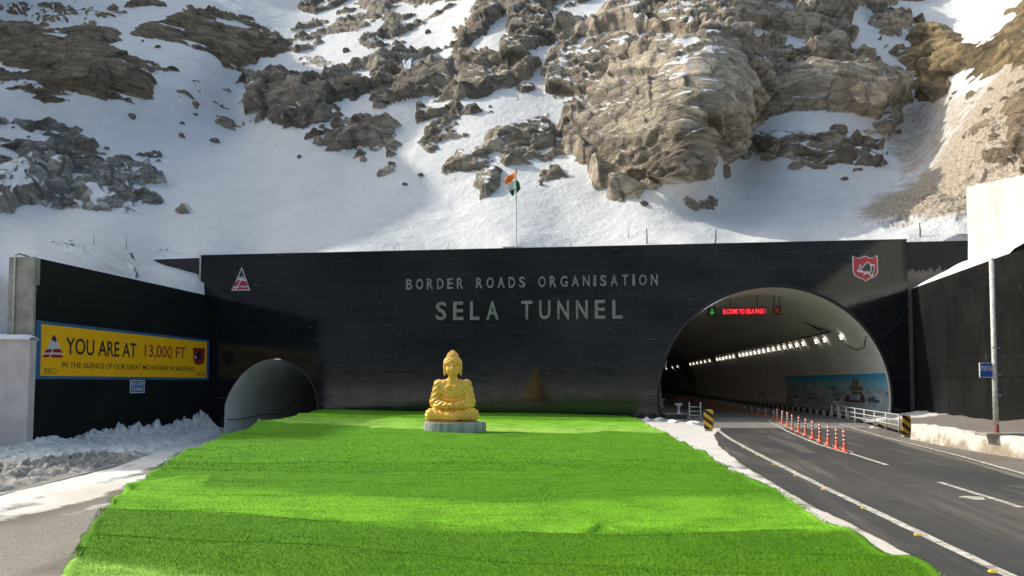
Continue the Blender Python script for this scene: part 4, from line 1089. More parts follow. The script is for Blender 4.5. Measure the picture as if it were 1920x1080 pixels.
# right wing wall
RZF = RWING.px(1714, 540)[1]; a20, z20 = RWING.px(1920, 466)
rz_at = lambda a: RZF + (z20 - RZF) * a / a20
vsx = [RWING.pt(a, b, d) for d in (-.7, 0) for a, b in ((.05, -.3), (RWLEN, -.3), (RWLEN, rz_at(RWLEN)), (.05, rz_at(.05)))]
rw = MB(); rw.add(vsx, [(0, 1, 2, 3), (4, 5, 6, 7), (0, 1, 5, 4), (1, 2, 6, 5), (2, 3, 7, 6), (3, 0, 4, 7)])
rw = own_axes(rw.build('wing_wall', M['wing_right']), RWING)
tag(rw, 'tall weathered black wing wall on the right behind the pole', 'wing wall')
mb = MB(); mb.fbox(RWING, .06, RWLEN, 2.62, 2.68, 0, .03)
child(own_axes(mb.build('ledge_strip', M['wing_right']), RWING), rw)

# white retaining wall above it
wo = atY(1815, 480, 43.0); WW = Frame((wo[0], wo[1], 0), -rd)
wa, wz = WW.px(1921, 327); wz0 = WW.px(1815, 349)[1]
jag = [(0, 7.5), (.02, 8.6), (-.06, 9.5), (.03, 10.4), (-.02, 11.4), (-.05, 12.3), (.0, wz0)]
mb = MB(); mb.prism(WW, [(16, 7.5)] + [(16, wz0 + (wz - wz0) * 16 / wa)] + [(a_, wz0 + (wz - wz0) * a_ / wa + .05 * math.sin(a_ * 5) + .03 * math.sin(a_ * 13)) for a_ in np.linspace(9, .4, 16)] + jag[::-1], -2.2, 0)
tag(mb.build('retaining_wall', M['white_wall'], None, False, .04), 'white concrete retaining wall standing above the right wing wall', 'wall')

# snow lying between the right wing top and the portal wall
n_ = 26
q00 = RWING.pt(.0, rz_at(0) + .04, .0); q10 = RWING.pt(16, rz_at(16) + .04, .0)
DR = np.zeros((n_, 40, 3))
for i in range(n_):
    for j in range(40):
        u = j / 39; v = i / (n_ - 1)
        a_ = u * 15.0
        p = np.array(RWING.pt(a_, rz_at(a_) + .03, -.02))
        back = np.array(RWING.pt(a_, rz_at(a_) + 1.2, -5.0)); back[2] += 1.0 * sstep(0, 6, a_)
        q = p * (1 - v) + back * v
        q[2] += .25 * math.sin(math.pi * min(1, v * 1.6)) * sstep(0, 3, a_) + .12 * mnoise.noise(Vector((a_ * .9, v * 4, 2.0))) * (v > 0) + (.10 if v > .02 else 0)
        DR[i, j] = q
me = grid_mesh('snow_drift', DR)
tag(link('snow_drift', me, M['snow']), 'snow lying on top of the right wing wall', None, None, 'structure')

# ledge and lime-washed parapet along the right of the road
pb = [on_z(x, y, 0) for x, y in ((1706, 823), (1760, 834), (1840, 848), (1920, 860), (2100, 892), (2500, 965))]
mb = MB(); vs = []
H_ = .62
for i, p in enumerate(pb):
    nx = np.array([1.0, .12, 0]); hh_ = H_ + .04 * math.sin(i * 2.3)
    for off, z_ in ((0, -.1), (.10, hh_), (.45, hh_ + .02), (.45, -.1)): vs.append(V(p + nx * off + np.array([0, 0, z_])))
fs = [(4 * i + j, 4 * i + (j + 1) % 4, 4 * i + 4 + (j + 1) % 4, 4 * i + 4 + j) for i in range(len(pb) - 1) for j in range(4)] + [(0, 1, 2, 3), tuple(4 * (len(pb) - 1) + j for j in (3, 2, 1, 0))]
mb.add(vs, fs)
o = mb.build('parapet', M['parapet'])
sd_ = o.modifiers.new('sub', 'SUBSURF'); sd_.subdivision_type = 'SIMPLE'; sd_.levels = 4; sd_.render_levels = 4
tx = bpy.data.textures.new('lump', 'CLOUDS'); tx.noise_scale = .6; dm_ = o.modifiers.new('lump', 'DISPLACE'); dm_.texture = tx; dm_.strength = .16; dm_.texture_coords = 'LOCAL'
tag(o, 'low lime washed parapet crumbling along the right side of the road', 'parapet')
# ledge surface between parapet and wing
lv = 14; LG = np.zeros((lv, 44, 3))
pbx = np.array([p[:2] for p in pb])
for j in range(44):
    y_ = 47.3 - j * (47.3 - 10) / 43
    x0 = np.interp(y_, pbx[::-1, 1], pbx[::-1, 0]) + .3
    if y_ > pbx[0, 1]: x0 = pbx[0, 0] + .3 + (y_ - pbx[0, 1]) * .27
    kx = (y_ - float(RWING.o[1])) / float(RWING.r[1]); x1 = float(RWING.o[0]) + float(RWING.r[0]) * kx + .05
    for i in range(lv):
        u = i / (lv - 1)
        LG[i, j] = (x0 + (x1 - x0) * u, y_, .60 + .22 * u + .08 * mnoise.noise(Vector((x0 + u * 5, y_ * .7, 1))) if y_ < pbx[0, 1] else (.16 + .45 * u) + .14 * mnoise.noise(Vector((u * 6, y_ * .8, 4))))
lsn = sstep(40, 43, LG[..., 1]) * .6 + .0
me = grid_mesh('ledge', LG, None, True, {'snow': lsn, 'wet': LG[..., 0] * 0 + .35})
tag(link('ledge', me, M['ground']), None, None, None, 'structure')

# low pinkish wall at far left with a cap of snow
po = atY(57, 637, 35.2); PWL = Frame((po[0], po[1], 0), (1, .05, 0)); pz = po[2]
mb = MB(); mb.prism(PWL, [(-14, -1.2), (-.06, -1.2), (0, pz), (-14, pz + .1)], -.5, 0)
plow = mb.build('low_wall', M['pink_concrete']); tag(plow, 'low pinkish limewashed wall at the far left edge, capped with snow', 'wall')
SC = np.zeros((60, 12, 3))
for i in range(60):
    a_ = -14 + 14.05 * i / 59
    for j in range(12):
        th = math.pi * j / 11; h_ = .26 + .06 * mnoise.noise(Vector((a_ * .8, 3, 1)))
        SC[i, j] = PWL.pt(a_, pz + .0 + (.1 * -a_ / 14) + h_ * math.sin(th) ** .6 * min(1, (i < 59) + .5), -.25 + .40 * math.cos(th))
me = grid_mesh('snow_cap', SC)
tag(link('snow_cap', me, M['snow']), 'snow on top of the low pinkish wall', None, None, 'stuff')

# ================================================================== LETTERING AND SIGNS
def text_mesh(s, offset=0.0, extrude=0.02, res=3):
    cu = bpy.data.curves.new('text', 'FONT'); cu.body = s; cu.size = 1; cu.extrude = extrude; cu.offset = offset; cu.resolution_u = res
    ob = bpy.data.objects.new('text', cu); COL.objects.link(ob)
    dg = bpy.context.evaluated_depsgraph_get(); dg.update()
    me = bpy.data.meshes.new_from_object(ob.evaluated_get(dg))
    bpy.data.objects.remove(ob); bpy.data.curves.remove(cu)
    return me
def fit(me, fr, a0, a1, b0, b1, d, depth, keep=None):
    """Fit flat letters into a rectangle of a wall plane, standing proud of it."""
    n = len(me.vertices); co = np.empty(n * 3, np.float32); me.vertices.foreach_get('co', co); co = co.reshape(-1, 3)
    lo, hi = co.min(0), co.max(0); sz = np.maximum(hi - lo, 1e-6)
    u = (co - lo) / sz
    W = fr.o + fr.r * (a0 + (a1 - a0) * u[:, :1]) + fr.u * (b0 + (b1 - b0) * u[:, 1:2]) + fr.n * (d + depth * u[:, 2:3])
    me.vertices.foreach_set('co', W.astype(np.float32).reshape(-1)); me.update()
    return me
def words(name, s, fr, px0, py0, px1, py1, d, depth, mat, parent, offset=0.0):
    a0, b1 = fr.px(px0, py0); a1, b0 = fr.px(px1, py1)
    return child(link(name, fit(text_mesh(s, offset), fr, a0, a1, b0, b1, d, depth), mat), parent)

def wall_letters(name, label, string, x0, x1, yc0, yc1, h0, h1, depth):
    """Separate metal letters mounted on the portal wall."""
    wid = {'I': .30, ' ': .62, 'S': .74, 'E': .70, 'L': .66, 'T': .74, 'A': .84, 'O': .88, 'G': .86, 'N': .78, 'R': .78, 'B': .76, 'D': .78, 'U': .76}
    gap = .46
    tot = sum(wid[c] for c in string) + gap * (len(string) - 1)
    a0, z0 = WALL.px(x0, yc0); a1, z1 = WALL.px(x1, yc1)
    root = empty(name, WALL.pt((a0 + a1) / 2, (z0 + z1) / 2)); tag(root, label, 'lettering')
    k = (a1 - a0) / tot; pos = 0
    for c in string:
        if c != ' ':
            la = a0 + pos * k; lb = la + wid[c] * k; u = (la + lb) / 2 - a0; u /= (a1 - a0)
            zc = z0 + (z1 - z0) * u; h = (h0 + (h1 - h0) * u) * 50.0 / F
            o = link('letter', fit(text_mesh(c, .018), WALL, la, lb, zc - h / 2, zc + h / 2, .01, depth), M['letter_metal'])
            bv_ = o.modifiers.new('bevel', 'BEVEL'); bv_.width = .02; bv_.segments = 1; bv_.limit_method = 'ANGLE'
            o.parent = root; o.matrix_parent_inverse = PINV[root.name]
        pos += wid[c] + gap
wall_letters('wall_lettering', 'upper smaller row of grey metal letters BORDER ROADS ORGANISATION on black wall', 'BORDER ROADS ORGANISATION', 762, 1233, 533.5, 524.5, 21, 21, .10)
wall_letters('wall_lettering', 'lower larger row of grey metal letters SELA TUNNEL on black wall', 'SELA TUNNEL', 818, 1167, 583.5, 580.0, 36, 36, .14)

def shapes(name, fr, pts_px, d, depth, mat, parent):
    mb = MB(); mb.prism(fr, [fr.px(*p) for p in pts_px], d, d + depth)
    return child(mb.build(name, mat), parent)
def sheets(name, fr, lists, d, depth, mat, parent):
    mb = MB()
    for pts in lists: mb.prism(fr, [fr.px(*p) for p in pts], d, d + depth)
    return child(mb.build(name, mat), parent)

# mountain-and-road triangle on the portal wall
def Tpx(x, y): return (420 + x * 70 / 1080, 490 + y * 70 / 1080)
mb = MB(); mb.prism(WALL, [WALL.px(*Tpx(*p)) for p in ((525, 165), (765, 848), (228, 848))], .01, .07)
tri = mb.build('emblem', M['emblem_white']); tag(tri, 'triangular emblem of a snowy peak and road on the left of the black wall', 'emblem')
shapes('sky_field', WALL, [Tpx(*p) for p in ((523, 235), (608, 470), (650, 560), (545, 430), (508, 480), (465, 430), (400, 520), (440, 420))], .071, .008, M['navy'], tri)
sheets('ground_field', WALL, [[Tpx(*p) for p in L_] for L_ in (((330, 610), (420, 560), (462, 520), (480, 560), (430, 640), (390, 720), (300, 735)), ((540, 550), (665, 590), (705, 705), (640, 735), (560, 705), (430, 725), (470, 640)), ((400, 775), (480, 745), (560, 750), (640, 768), (705, 745), (730, 815), (380, 820)), ((285, 770), (345, 765), (330, 815), (262, 820)))], .071, .008, M['red'], tri)
# shield with elephant head
def Spx(x, y): return (1580 + x * 90 / 1215, 460 + y * 90 / 1215)
sh_out = [(235, 265), (300, 305), (380, 325), (440, 320), (500, 285), (555, 265), (610, 295), (690, 318), (770, 312), (830, 265), (870, 262), (880, 430), (885, 640), (880, 705), (840, 770), (760, 825), (680, 850), (620, 880), (572, 925), (520, 875), (440, 845), (350, 810), (290, 765), (258, 700), (245, 600)]
mb = MB(); mb.prism(WALL, [WALL.px(*Spx(*p)) for p in sh_out], .01, .08)
shd = mb.build('emblem', M['emblem_white']); tag(shd, 'red shield emblem with elephant head at the right end of the black wall', 'emblem')
cx_, cy_ = 560, 560
shapes('shield_field', WALL, [Spx(cx_ + (x - cx_) * .92, cy_ + (y - cy_) * .92) for x, y in sh_out], .081, .01, M['red'], shd)
shapes('head_outline', WALL, [Spx(*p) for p in ((405, 520), (440, 480), (480, 575), (530, 500), (590, 425), (650, 428), (690, 470), (800, 500), (805, 560), (770, 690), (735, 830), (700, 800), (650, 735), (590, 720), (520, 760), (500, 745), (545, 700), (410, 690), (345, 655), (360, 610), (420, 640), (395, 570))], .092, .008, M['emblem_white'], shd)
sheets('elephant_head', WALL, [[Spx(*p) for p in L_] for L_ in (((418, 540), (440, 520), (450, 590), (480, 605), (540, 520), (600, 445), (640, 455), (690, 520), (700, 580), (670, 690), (620, 655), (560, 668), (480, 640), (425, 600)), ((728, 540), (780, 520), (780, 570), (745, 690), (712, 770), (690, 720), (715, 640)))], .101, .008, M['elephant_grey'], shd)

# yellow altitude sign painted board on the left wing
def Ypx(x, y): return (x * 420 / 1920, 580 + y * 420 / 1920)
ca = [LWING.px(62.5, 601), LWING.px(391, 637), LWING.px(390, 712.5), LWING.px(59, 711)]
sa0 = .04; sa1 = ca[1][0]; sz1 = (ca[0][1] + ca[1][1]) / 2; sz0 = (ca[2][1] + ca[3][1]) / 2
mb = MB(); mb.fbox(LWING, sa0, sa1, sz0, sz1, .005, .05)
sgn_ = mb.build('sign_board', M['border_blue']); tag(sgn_, 'long yellow altitude sign with blue border on the left wing wall', 'sign')
mb = MB(); mb.fbox(LWING, sa0 + .34, sa1 - .34, sz0 + .16, sz1 - .16, .051, .056); child(mb.build('sign_panel', M['yellow']), sgn_)
def yw(name, s, x0, y0, x1, y1, mat, off=0.0):
    a0, b0_ = LWING.px(*Ypx(x0, y0)); a1, b1_ = LWING.px(*Ypx(x1, y1))
    a0, bb0 = LWING.px(*Ypx(x0, y0)); a1, bb1 = LWING.px(*Ypx(x1, y1))
    return a0, a1
def line(name, s, left_top, left_bot, right_top, right_bot, mat, off=0.0):
    """Text whose corners are given on the zoomed photo; the sign's lines are level in the place."""
    p = [LWING.px(*Ypx(*q)) for q in (left_top, left_bot, right_top, right_bot)]
    a0 = (p[0][0] + p[1][0]) / 2; a1 = (p[2][0] + p[3][0]) / 2; b1 = (p[0][1] + p[2][1]) / 2; b0 = (p[1][1] + p[3][1]) / 2
    return child(link(name, fit(text_mesh(s, off), LWING, a0, a1, b0, b1, .056, .006), mat), sgn_)
line('main_text', 'YOU ARE AT', (552, 240), (560, 388), (1162, 290), (1160, 415), M['black_paint'], .012)
line('altitude_text', '13,000 FT', (1230, 300), (1235, 425), (1585, 326), (1580, 440), M['dark_red'], .006)
line('motto_text', 'IN THE SILENCE OF OUR GREAT MOUNTAINS WORK-SPEAKS', (522, 455), (522, 500), (1660, 490), (1660, 530), M['black_paint'], .004)
line('corner_text', 'BRO', (372, 502), (372, 552), (476, 506), (476, 556), M['black_paint'], -.012)
line('corner_text', 'VARTAK', (1676, 540), (1676, 574), (1750, 542), (1750, 576), M['black_paint'], -.008)
def tpl(pts): return [[Ypx(*p) for p in L_] for L_ in pts]
sheets('emblem_peak', LWING, tpl([((455, 215), (478, 258), (462, 285), (452, 268), (440, 270), (432, 255))]), .056, .006, M['navy'], sgn_)
sheets('emblem_snow', LWING, tpl([((430, 256), (452, 275), (462, 290), (480, 262), (510, 335), (530, 415), (350, 408), (395, 325))]), .056, .004, M['emblem_white'], sgn_)
sheets('emblem_red', LWING, tpl([((388, 342), (436, 342), (430, 370), (372, 372)), ((448, 340), (508, 340), (522, 372), (440, 370)), ((365, 388), (422, 386), (410, 410), (350, 410)), ((432, 386), (522, 390), (530, 415), (425, 412))]), .0605, .004, M['dark_red'], sgn_)
sheets('shield', LWING, tpl([((1648, 328), (1700, 334), (1706, 325), (1712, 334), (1750, 332), (1746, 430), (1735, 462), (1698, 480), (1662, 464), (1650, 430))]), .056, .005, M['dark_red'], sgn_)
sheets('shield_elephant', LWING, tpl([((1662, 412), (1680, 380), (1692, 355), (1710, 362), (1722, 400), (1716, 430), (1690, 428), (1676, 436))]), .062, .004, M['black_paint'], sgn_)
sheets('shield_tusk', LWING, tpl([((1654, 404), (1668, 398), (1678, 416), (1664, 424))]), .0665, .003, M['emblem_white'], sgn_)
# small blue escape tunnel sign
mb = MB(); a0, b1 = LWING.px(243.0, 712.5); a1, b0 = LWING.px(269.5, 736.5); mb.fbox(LWING, a0, a1, b0, b1, .03, .06)
es = mb.build('sign_board', M['white_paint']); tag(es, 'small blue escape tunnel sign under the long yellow sign', 'sign')
mb = MB(); w_ = (a1 - a0); mb.fbox(LWING, a0 + .06, a1 - .06, b0 + .05, b1 - .05, .061, .065); child(mb.build('sign_panel', M['sign_blue']), es)
hm = (b0 + b1) / 2
child(link('sign_text', fit(text_mesh('ESCAPE', .01), LWING, a0 + .12, a1 - .12, hm + .04, b1 - .11, .065, .004), M['white_paint']), es)
child(link('sign_text', fit(text_mesh('TUNNEL', .01), LWING, a0 + .12, a1 - .12, b0 + .11, hm - .04, .065, .004), M['white_paint']), es)

# pole with the blue portal sign
pbase = atY(1868, 806, 30.5); pbase[2] = .66
pp0 = on_z(1868, 812, .68)
ptop = 2.4 + (HOR - 483) / F * pp0[1]
pole = empty('sign_pole', V(pp0)); tag(pole, 'tall pale metal pole with red base standing before the right wing wall', 'pole')
def pc(o, p): o.parent = p; o.matrix_parent_inverse = PINV[p.name]; return o
pr = .082
mb = MB(); mb.lathe(pp0, [(pr, .28), (pr, 2.0), (pr * .97, 2.02), (pr * .95, ptop - pp0[2])], 16); pc(mb.build('shaft', M['white_metal'], None, True), pole)
mb = MB(); mb.lathe(pp0, [(pr * 1.25, 0), (pr * 1.25, .04), (pr * 1.03, .05), (pr * 1.03, .29)], 16); pc(mb.build('painted_base', M['rust'], None, True), pole)
for zz in (1.25, 1.95, 2.85):
    mb = MB(); mb.lathe((pp0[0], pp0[1], pp0[2] + zz), [(pr * 1.1, 0), (pr * 1.1, .05)], 14); mb.tube([V(pp0) + Vector((pr, 0, zz + .02)), V(pp0) + Vector((pr + .12, -.02, zz + .02))], .014, 6)
    pc(mb.build('clamp', M['galv']), pole)
mb = MB(); mb.box((pp0[0] + .15, pp0[1] - .1, pp0[2] - .03), (1.5, .7, .10)); tag(mb.build('base_slab', M['concrete'], None, False, .02), 'flat brown slab under the pale pole on the ledge', 'slab')
SF = Frame((pp0[0], pp0[1] + .02, 0), (1, .05, 0))
a0, b1 = SF.px(1836, 680); a1, b0 = SF.px(1864, 708)
mb = MB(); mb.fbox(SF, a0, a1 + .02, b0, b1, -.02, .02)
ps = mb.build('sign_board', M['white_paint']); tag(ps, 'blue portal number sign fixed to the pale pole on the right', 'sign')
mb = MB(); mb.fbox(SF, a0 + .025, a1 + .02, b0 + .025, b1 - .025, .021, .025); child(mb.build('sign_panel', M['sign_blue']), ps)
child(link('sign_text', fit(text_mesh('PORTAL 4', .012), SF, a0 + .04, a1 + .05, b0 + .22, b0 + .40, .025, .004), M['white_paint']), ps)

# speed sign just inside the left of the tunnel
TFm = Frame(np.array(tc_w) + TDIR * 6 - np.array([0, 0, tc[1]]), WALL.r)
a0, b1 = TFm.px(1235, 657); a1, b0 = TFm.px(1250, 689)
mb = MB(); mb.fbox(TFm, a0 - .5, a1, b0, b1, -.03, .0)
spd = mb.build('sign_board', M['pale_pink']); tag(spd, 'pale pinkish sign with two red rings inside the left tunnel edge', 'sign')
for bz in (b0 + (b1 - b0) * .27, b0 + (b1 - b0) * .75):
    mb = MB(); n_ = 20; R1 = .34; vs = []
    ca_ = a1 - .45
    for i in range(n_):
        for r_ in (R1, R1 - .09): vs.append(TFm.pt(ca_ + r_ * math.cos(2 * math.pi * i / n_), bz + r_ * math.sin(2 * math.pi * i / n_), .004))
    mb.add(vs, [(2 * i, 2 * i + 1, (2 * i + 3) % (2 * n_), (2 * i + 2) % (2 * n_)) for i in range(n_)])
    child(mb.build('ring_mark', M['dark_red']), spd)
mb = MB(); mb.tube([TFm.pt(a1 - .45, 0.3, -.06), TFm.pt(a1 - .45, b1, -.06)], .04, 8); child(mb.build('post', M['galv']), spd)

# lit panels hanging in the tunnel mouth
LF = Frame(np.array(tc_w) + TDIR * 4.0 - np.array([0, 0, tc[1]]), WALL.r)
def led_box(x0, y0, x1, y1, label, nm):
    a0, b1 = LF.px(x0, y0); a1, b0 = LF.px(x1, y1)
    mb = MB(); mb.fbox(LF, a0, a1, b0, b1, -.22, 0)
    o = mb.build(nm, M['dark'], None, False, .02); tag(o, label, 'signal')
    ztop = tc[1] + math.sqrt(max(TR ** 2 - ((a0 + a1) / 2 - tc[0]) ** 2, 0))
    for a_ in ((a0 * .8 + a1 * .2), (a0 * .2 + a1 * .8)):
        mb = MB(); zt = tc[1] + math.sqrt(max(TR ** 2 - a_ ** 2, 0)); mb.tube([LF.pt(a_, b1 - .02, -.11), LF.pt(a_, zt + .02, -.11)], .025, 6)
        child(mb.build('hanger', M['dark']), o)
    return o, a0, a1, b0, b1
o, a0, a1, b0, b1 = led_box(1327, 576, 1343.5, 591.5, 'small black lane signal with a green arrow, left of the red message', 'lane_signal')
ac, h_ = (a0 + a1) / 2, b1 - b0
mb = MB(); mb.fbox(LF, ac - .035, ac + .035, b0 + h_ * .3, b1 - h_ * .15, .002, .01); mb.prism(LF, [(ac, b0 + h_ * .10), (ac + .17, b0 + h_ * .42), (ac + .09, b0 + h_ * .42), (ac, b0 + h_ * .26), (ac - .09, b0 + h_ * .42), (ac - .17, b0 + h_ * .42)], .0105, .016); child(mb.build('arrow_light', M['led_green']), o)
o, a0, a1, b0, b1 = led_box(1354, 576.5, 1437, 591, 'long red lit message panel hanging in the tunnel mouth', 'message_panel')
mb = MB(); mb.fbox(LF, a0 + .04, a1 - .04, b0 + .04, b1 - .04, .002, .006); child(mb.build('screen', M['led_back']), o)
child(link('message_text', fit(text_mesh('ELCOME TO SELA PASS !', .006), LF, a0 + .06, a1 - .06, b0 + .13, b1 - .13, .0065, .004), M['led_red']), o)
o, a0, a1, b0, b1 = led_box(1449, 573.5, 1465.5, 590, 'small black lane signal with a dim red cross, right of the message', 'lane_signal')
ac, bc_ = (a0 + a1) / 2, (b0 + b1) / 2; k = (b1 - b0) * .36
mb = MB()
mb.prism(LF, [(ac - k, bc_ - k), (ac - k + .06, bc_ - k), (ac + k, bc_ + k), (ac + k - .06, bc_ + k)], .002, .008); mb.prism(LF, [(ac + k, bc_ - k), (ac + k - .06, bc_ - k), (ac - k, bc_ + k), (ac - k + .06, bc_ + k)], .0085, .012)
child(mb.build('cross_light', M['led_dim_red']), o)

# ================================================================== INSIDE THE TUNNEL
def cyl(s, z, rin=0.0):
    R = TR - rin; th = math.asin((z - tc[1]) / R)
    return Vector(axis(s, R * math.cos(th))) + Vector((0, 0, z))
# mural on the right wall
t = NT('mural_paint')
at_z = t.attr('mz').outputs['Fac']
n1 = t.noise(.55, 7, .65, t.scaled((1, 1, .8)))
n2 = t.noise(1.0, 7, .7, t.scaled((1, .35, .8), (.7, 0, 0)))
ridge_ = t.math('ADD', at_z, t.math('MULTIPLY', t.math('ADD', n1, -.5), -.9))
skyf = t.remap(ridge_, .60, .72)
c = t.mix(t.remap(n2, .35, .65), (.66, .72, .74), (.36, .41, .42))
c = t.mix(t.remap(t.noise(1.3, 8, .72, t.scaled((1, .3, 1.0), (-.8, 0, 0))), .54, .62, 0, .9), c, (.06, .065, .055))
c = t.mix(t.remap(t.noise(.4, 4), .55, .7, 0, .6), c, (.34, .27, .16))
c = t.mix(skyf, c, t.mix(t.remap(at_z, .7, 1), (.26, .60, .72), (.06, .38, .68)))
M['mural'] = t.out(c, .6)
ms = np.linspace(.35, 26, 80); mz = np.linspace(.38, 2.95, 16)
MG = np.array([[cyl(s_, z_, .06) for z_ in mz] for s_ in ms])
me = grid_mesh('mural', MG, None, True, {'mz': np.repeat(np.linspace(0, 1, 16)[None], 80, 0)})
mur = link('mural', me, M['mural']); tag(mur, 'painted mural of grey mountains under blue sky on the tunnel wall', 'mural')
M['roof_green'] = simple('mural_roof_olive', (.15, .17, .06), (.24, .17, .05), 4, .7)
M['roof_ochre'] = simple('mural_ochre', (.28, .2, .08), (.2, .16, .06), 4, .7)
M['mural_red'] = simple('mural_red', (.3, .03, .06), (.16, .05, .08), 3, .7)
M['mural_white'] = simple('mural_pale', (.5, .52, .54), (.36, .38, .42), 4, .7)
def mquads(name, mat, quads, rin):
    mb = MB()
    for q in quads:
        mb.add([cyl(s_, z_, rin) for s_, z_ in q], [list(range(len(q)))])
    return child(mb.build(name, mat), mur)
s0 = 4.4                                       # the painted gate runs from s0 inwards
def gate(u, z): return (s0 + 4.4 - u * 4.4, z)  # u from left to right as seen
mquads('painted_gate_tower', M['roof_ochre'], [[gate(.42, 2.15), gate(.76, 2.15), gate(.76, 2.62), gate(.42, 2.62)]], .075)
mquads('painted_gate_roof', M['roof_green'], [[gate(.30, 1.78), gate(.90, 1.78), gate(.93, 2.02), gate(.80, 2.1), gate(.40, 2.1), gate(.27, 2.02)], [gate(.33, 1.5), gate(.88, 1.5), gate(.84, 1.72), gate(.38, 1.72)]], .08)
mquads('painted_gate_base', M['mural_red'], [[gate(0, .95), gate(.98, .95), gate(.98, 1.1), gate(.0, 1.1)], [gate(.02, 1.11), gate(.28, 1.11), gate(.25, 1.42), gate(.08, 1.42)], [gate(.74, 1.11), gate(.98, 1.11), gate(.94, 1.48), gate(.78, 1.48)]], .085)
mquads('painted_gate_arch', M['mural_white'], [[gate(.5 + .16 * math.cos(a), 1.3 + .2 * math.sin(a)) for a in np.linspace(0, 2 * math.pi, 16, endpoint=False)], [gate(.05, .45), gate(.95, .45), gate(.95, .93), gate(.05, .93)]], .09)

# lamps on the right wall
lth = math.radians(36.5)
def lamp_mesh():
    mb = MB()
    for k_, (dx, dn) in enumerate(((-.13, -.11), (.13, .11))):
        mb.box((dx, dn, 0), (.28, .085, .06))
    return mb.mesh('tunnel_lamp')
lm = lamp_mesh(); lm.materials.append(M['lamp'])
s_list = [4.6, 8.4, 10.6] + [14.2 + 2.1 * i for i in range(14)] + [45.5 + 2.5 * i for i in range(6)] + [65 + 4.5 * i for i in range(6)] + [108, 118, 132, 146]
tX = Vector(TDIR); rad = Vector(axis(0, 1) - axis(0, 0)).normalized()
nin = -(rad * math.cos(lth) + Vector((0, 0, 1)) * math.sin(lth)); tang = nin.cross(tX)
lp = []
for i, s_ in enumerate(s_list):
    o = link('tunnel_lamp', lm)
    pos = Vector(axis(s_, (TR - .2) * math.cos(lth))) + Vector((0, 0, tc[1] + (TR - .2) * math.sin(lth)))
    o.matrix_world = Matrix(((tX.x, tang.x, nin.x, pos.x), (tX.y, tang.y, nin.y, pos.y), (tX.z, tang.z, nin.z, pos.z), (0, 0, 0, 1)))
    lab = 'white twin strip lamp on the tunnel wall, one of the close lit row'
    if i == 0: lab = 'white twin strip lamp nearest the tunnel mouth, alone at the row end'
    elif i in (1, 2): lab = ('outer', 'inner')[i - 1] + ' of the two white strip lamps beside the lone nearest one'
    elif i >= 29: lab = 'tiny distant tunnel lamp at the far dim end of the row'
    tag(o, lab, 'lamp', 'strip lamps along the right tunnel wall')
# two lamps glimpsed on the left wall
for s_, z_, lab in ((7.5, 5.55, 'upper small lamp at the left edge of the tunnel vault'), (10.5, 5.2, 'lower small lamp at the left edge of the tunnel vault')):
    o = link('tunnel_lamp', lm); th = math.asin((z_ - tc[1]) / TR)
    pos = Vector(axis(s_, -(TR - .15) * math.cos(th))) + Vector((0, 0, z_))
    n2_ = (rad * math.cos(th) - Vector((0, 0, 1)) * math.sin(th)); t2 = n2_.cross(tX)
    o.matrix_world = Matrix(((tX.x, t2.x, n2_.x, pos.x), (tX.y, t2.y, n2_.y, pos.y), (tX.z, t2.z, n2_.z, pos.z), (0, 0, 0, 1)))
    tag(o, lab, 'lamp', 'lamps on the left tunnel wall')
# cable tray above the lamps with loose ends
def wallp(s_, deg, rin=.12):
    a = math.radians(deg); return Vector(axis(s_, (TR - rin) * math.cos(a))) + Vector((0, 0, tc[1] + (TR - rin) * math.sin(a)))
mb = MB(); mb.tube([wallp(s_, 40.5 + .3 * math.sin(s_ * .2)) for s_ in np.linspace(6, 150, 50)], .055, 6)
for k in range(5): mb.tube([wallp(6 + .4 * k + j * .35, 40.5 + j * (1.2 + .3 * k) + math.sin(j + k)) for j in range(6)], .02, 5)
for k in range(9): mb.tube([wallp(9 + 3.4 * k + j * .3, 40.7 + 1.5 * math.sin(j * .8), .1) for j in range(6)], .015, 5)
tag(mb.build('cable_tray', M['cable']), 'dark cable run with loose loops above the row of tunnel lamps', 'cable')
# cable hanging from the wing top to the tunnel mouth
pth = [WALL.hit(x, y, .06) for x, y in ((1711, 541), (1706, 556), (1697, 580), (1684, 604), (1668, 622), (1652, 634), (1641, 638))] + [wallp(.6, 34, .05), wallp(2, 28, .08), wallp(3.6, 27, .08), wallp(5, 31, .1)]
tag(MB().tube(pth, .024, 6).build('cable', M['cable']), 'slack black cable drooping from the right wing top into the tunnel', 'cable')

# flower urns
def urn(loc, label):
    r = empty('flower_urn', loc); tag(r, label, 'urn', 'white flower urns by the tunnel kerbs')
    c = Vector(loc)
    mb = MB(); mb.lathe(c, [(.17, 0), (.17, .05), (.09, .09), (.065, .22), (.06, .40), (.10, .48), (.20, .56), (.27, .66), (.28, .70), (.24, .70)], 16); pc(mb.build('bowl', M['white_paint'], None, True), r)
    mb = MB(); rr_ = random.Random(int(c.x * 100))
    for k in range(46):
        d = Vector((rr_.gauss(0, .13), rr_.gauss(0, .13), .70 + rr_.random() * .28)); a = rr_.random() * 6.28; e = .06
        u_, v_ = Vector((math.cos(a) * e, math.sin(a) * e, rr_.uniform(-.05, .05))), Vector((-math.sin(a) * e, math.cos(a) * e, rr_.uniform(-.05, .05)))
        p = c + d; mb.add([p - u_, p - v_, p + u_, p + v_], [(0, 1, 2, 3)])
    pc(mb.build('flowers', M['flower']), r)
urn(Vector(axis(6.6, 5.9)) + Vector((0, 0, .3)), 'white urn in front of the painted mural gate behind the railing')
urn(Vector(axis(17.5, 5.9)) + Vector((0, 0, .3)), 'white urn on the right tunnel footpath against the mural of mountains')
urn(Vector(axis(31, 5.9)) + Vector((0, 0, .3)), 'dim urn deepest in the tunnel on the right footpath')
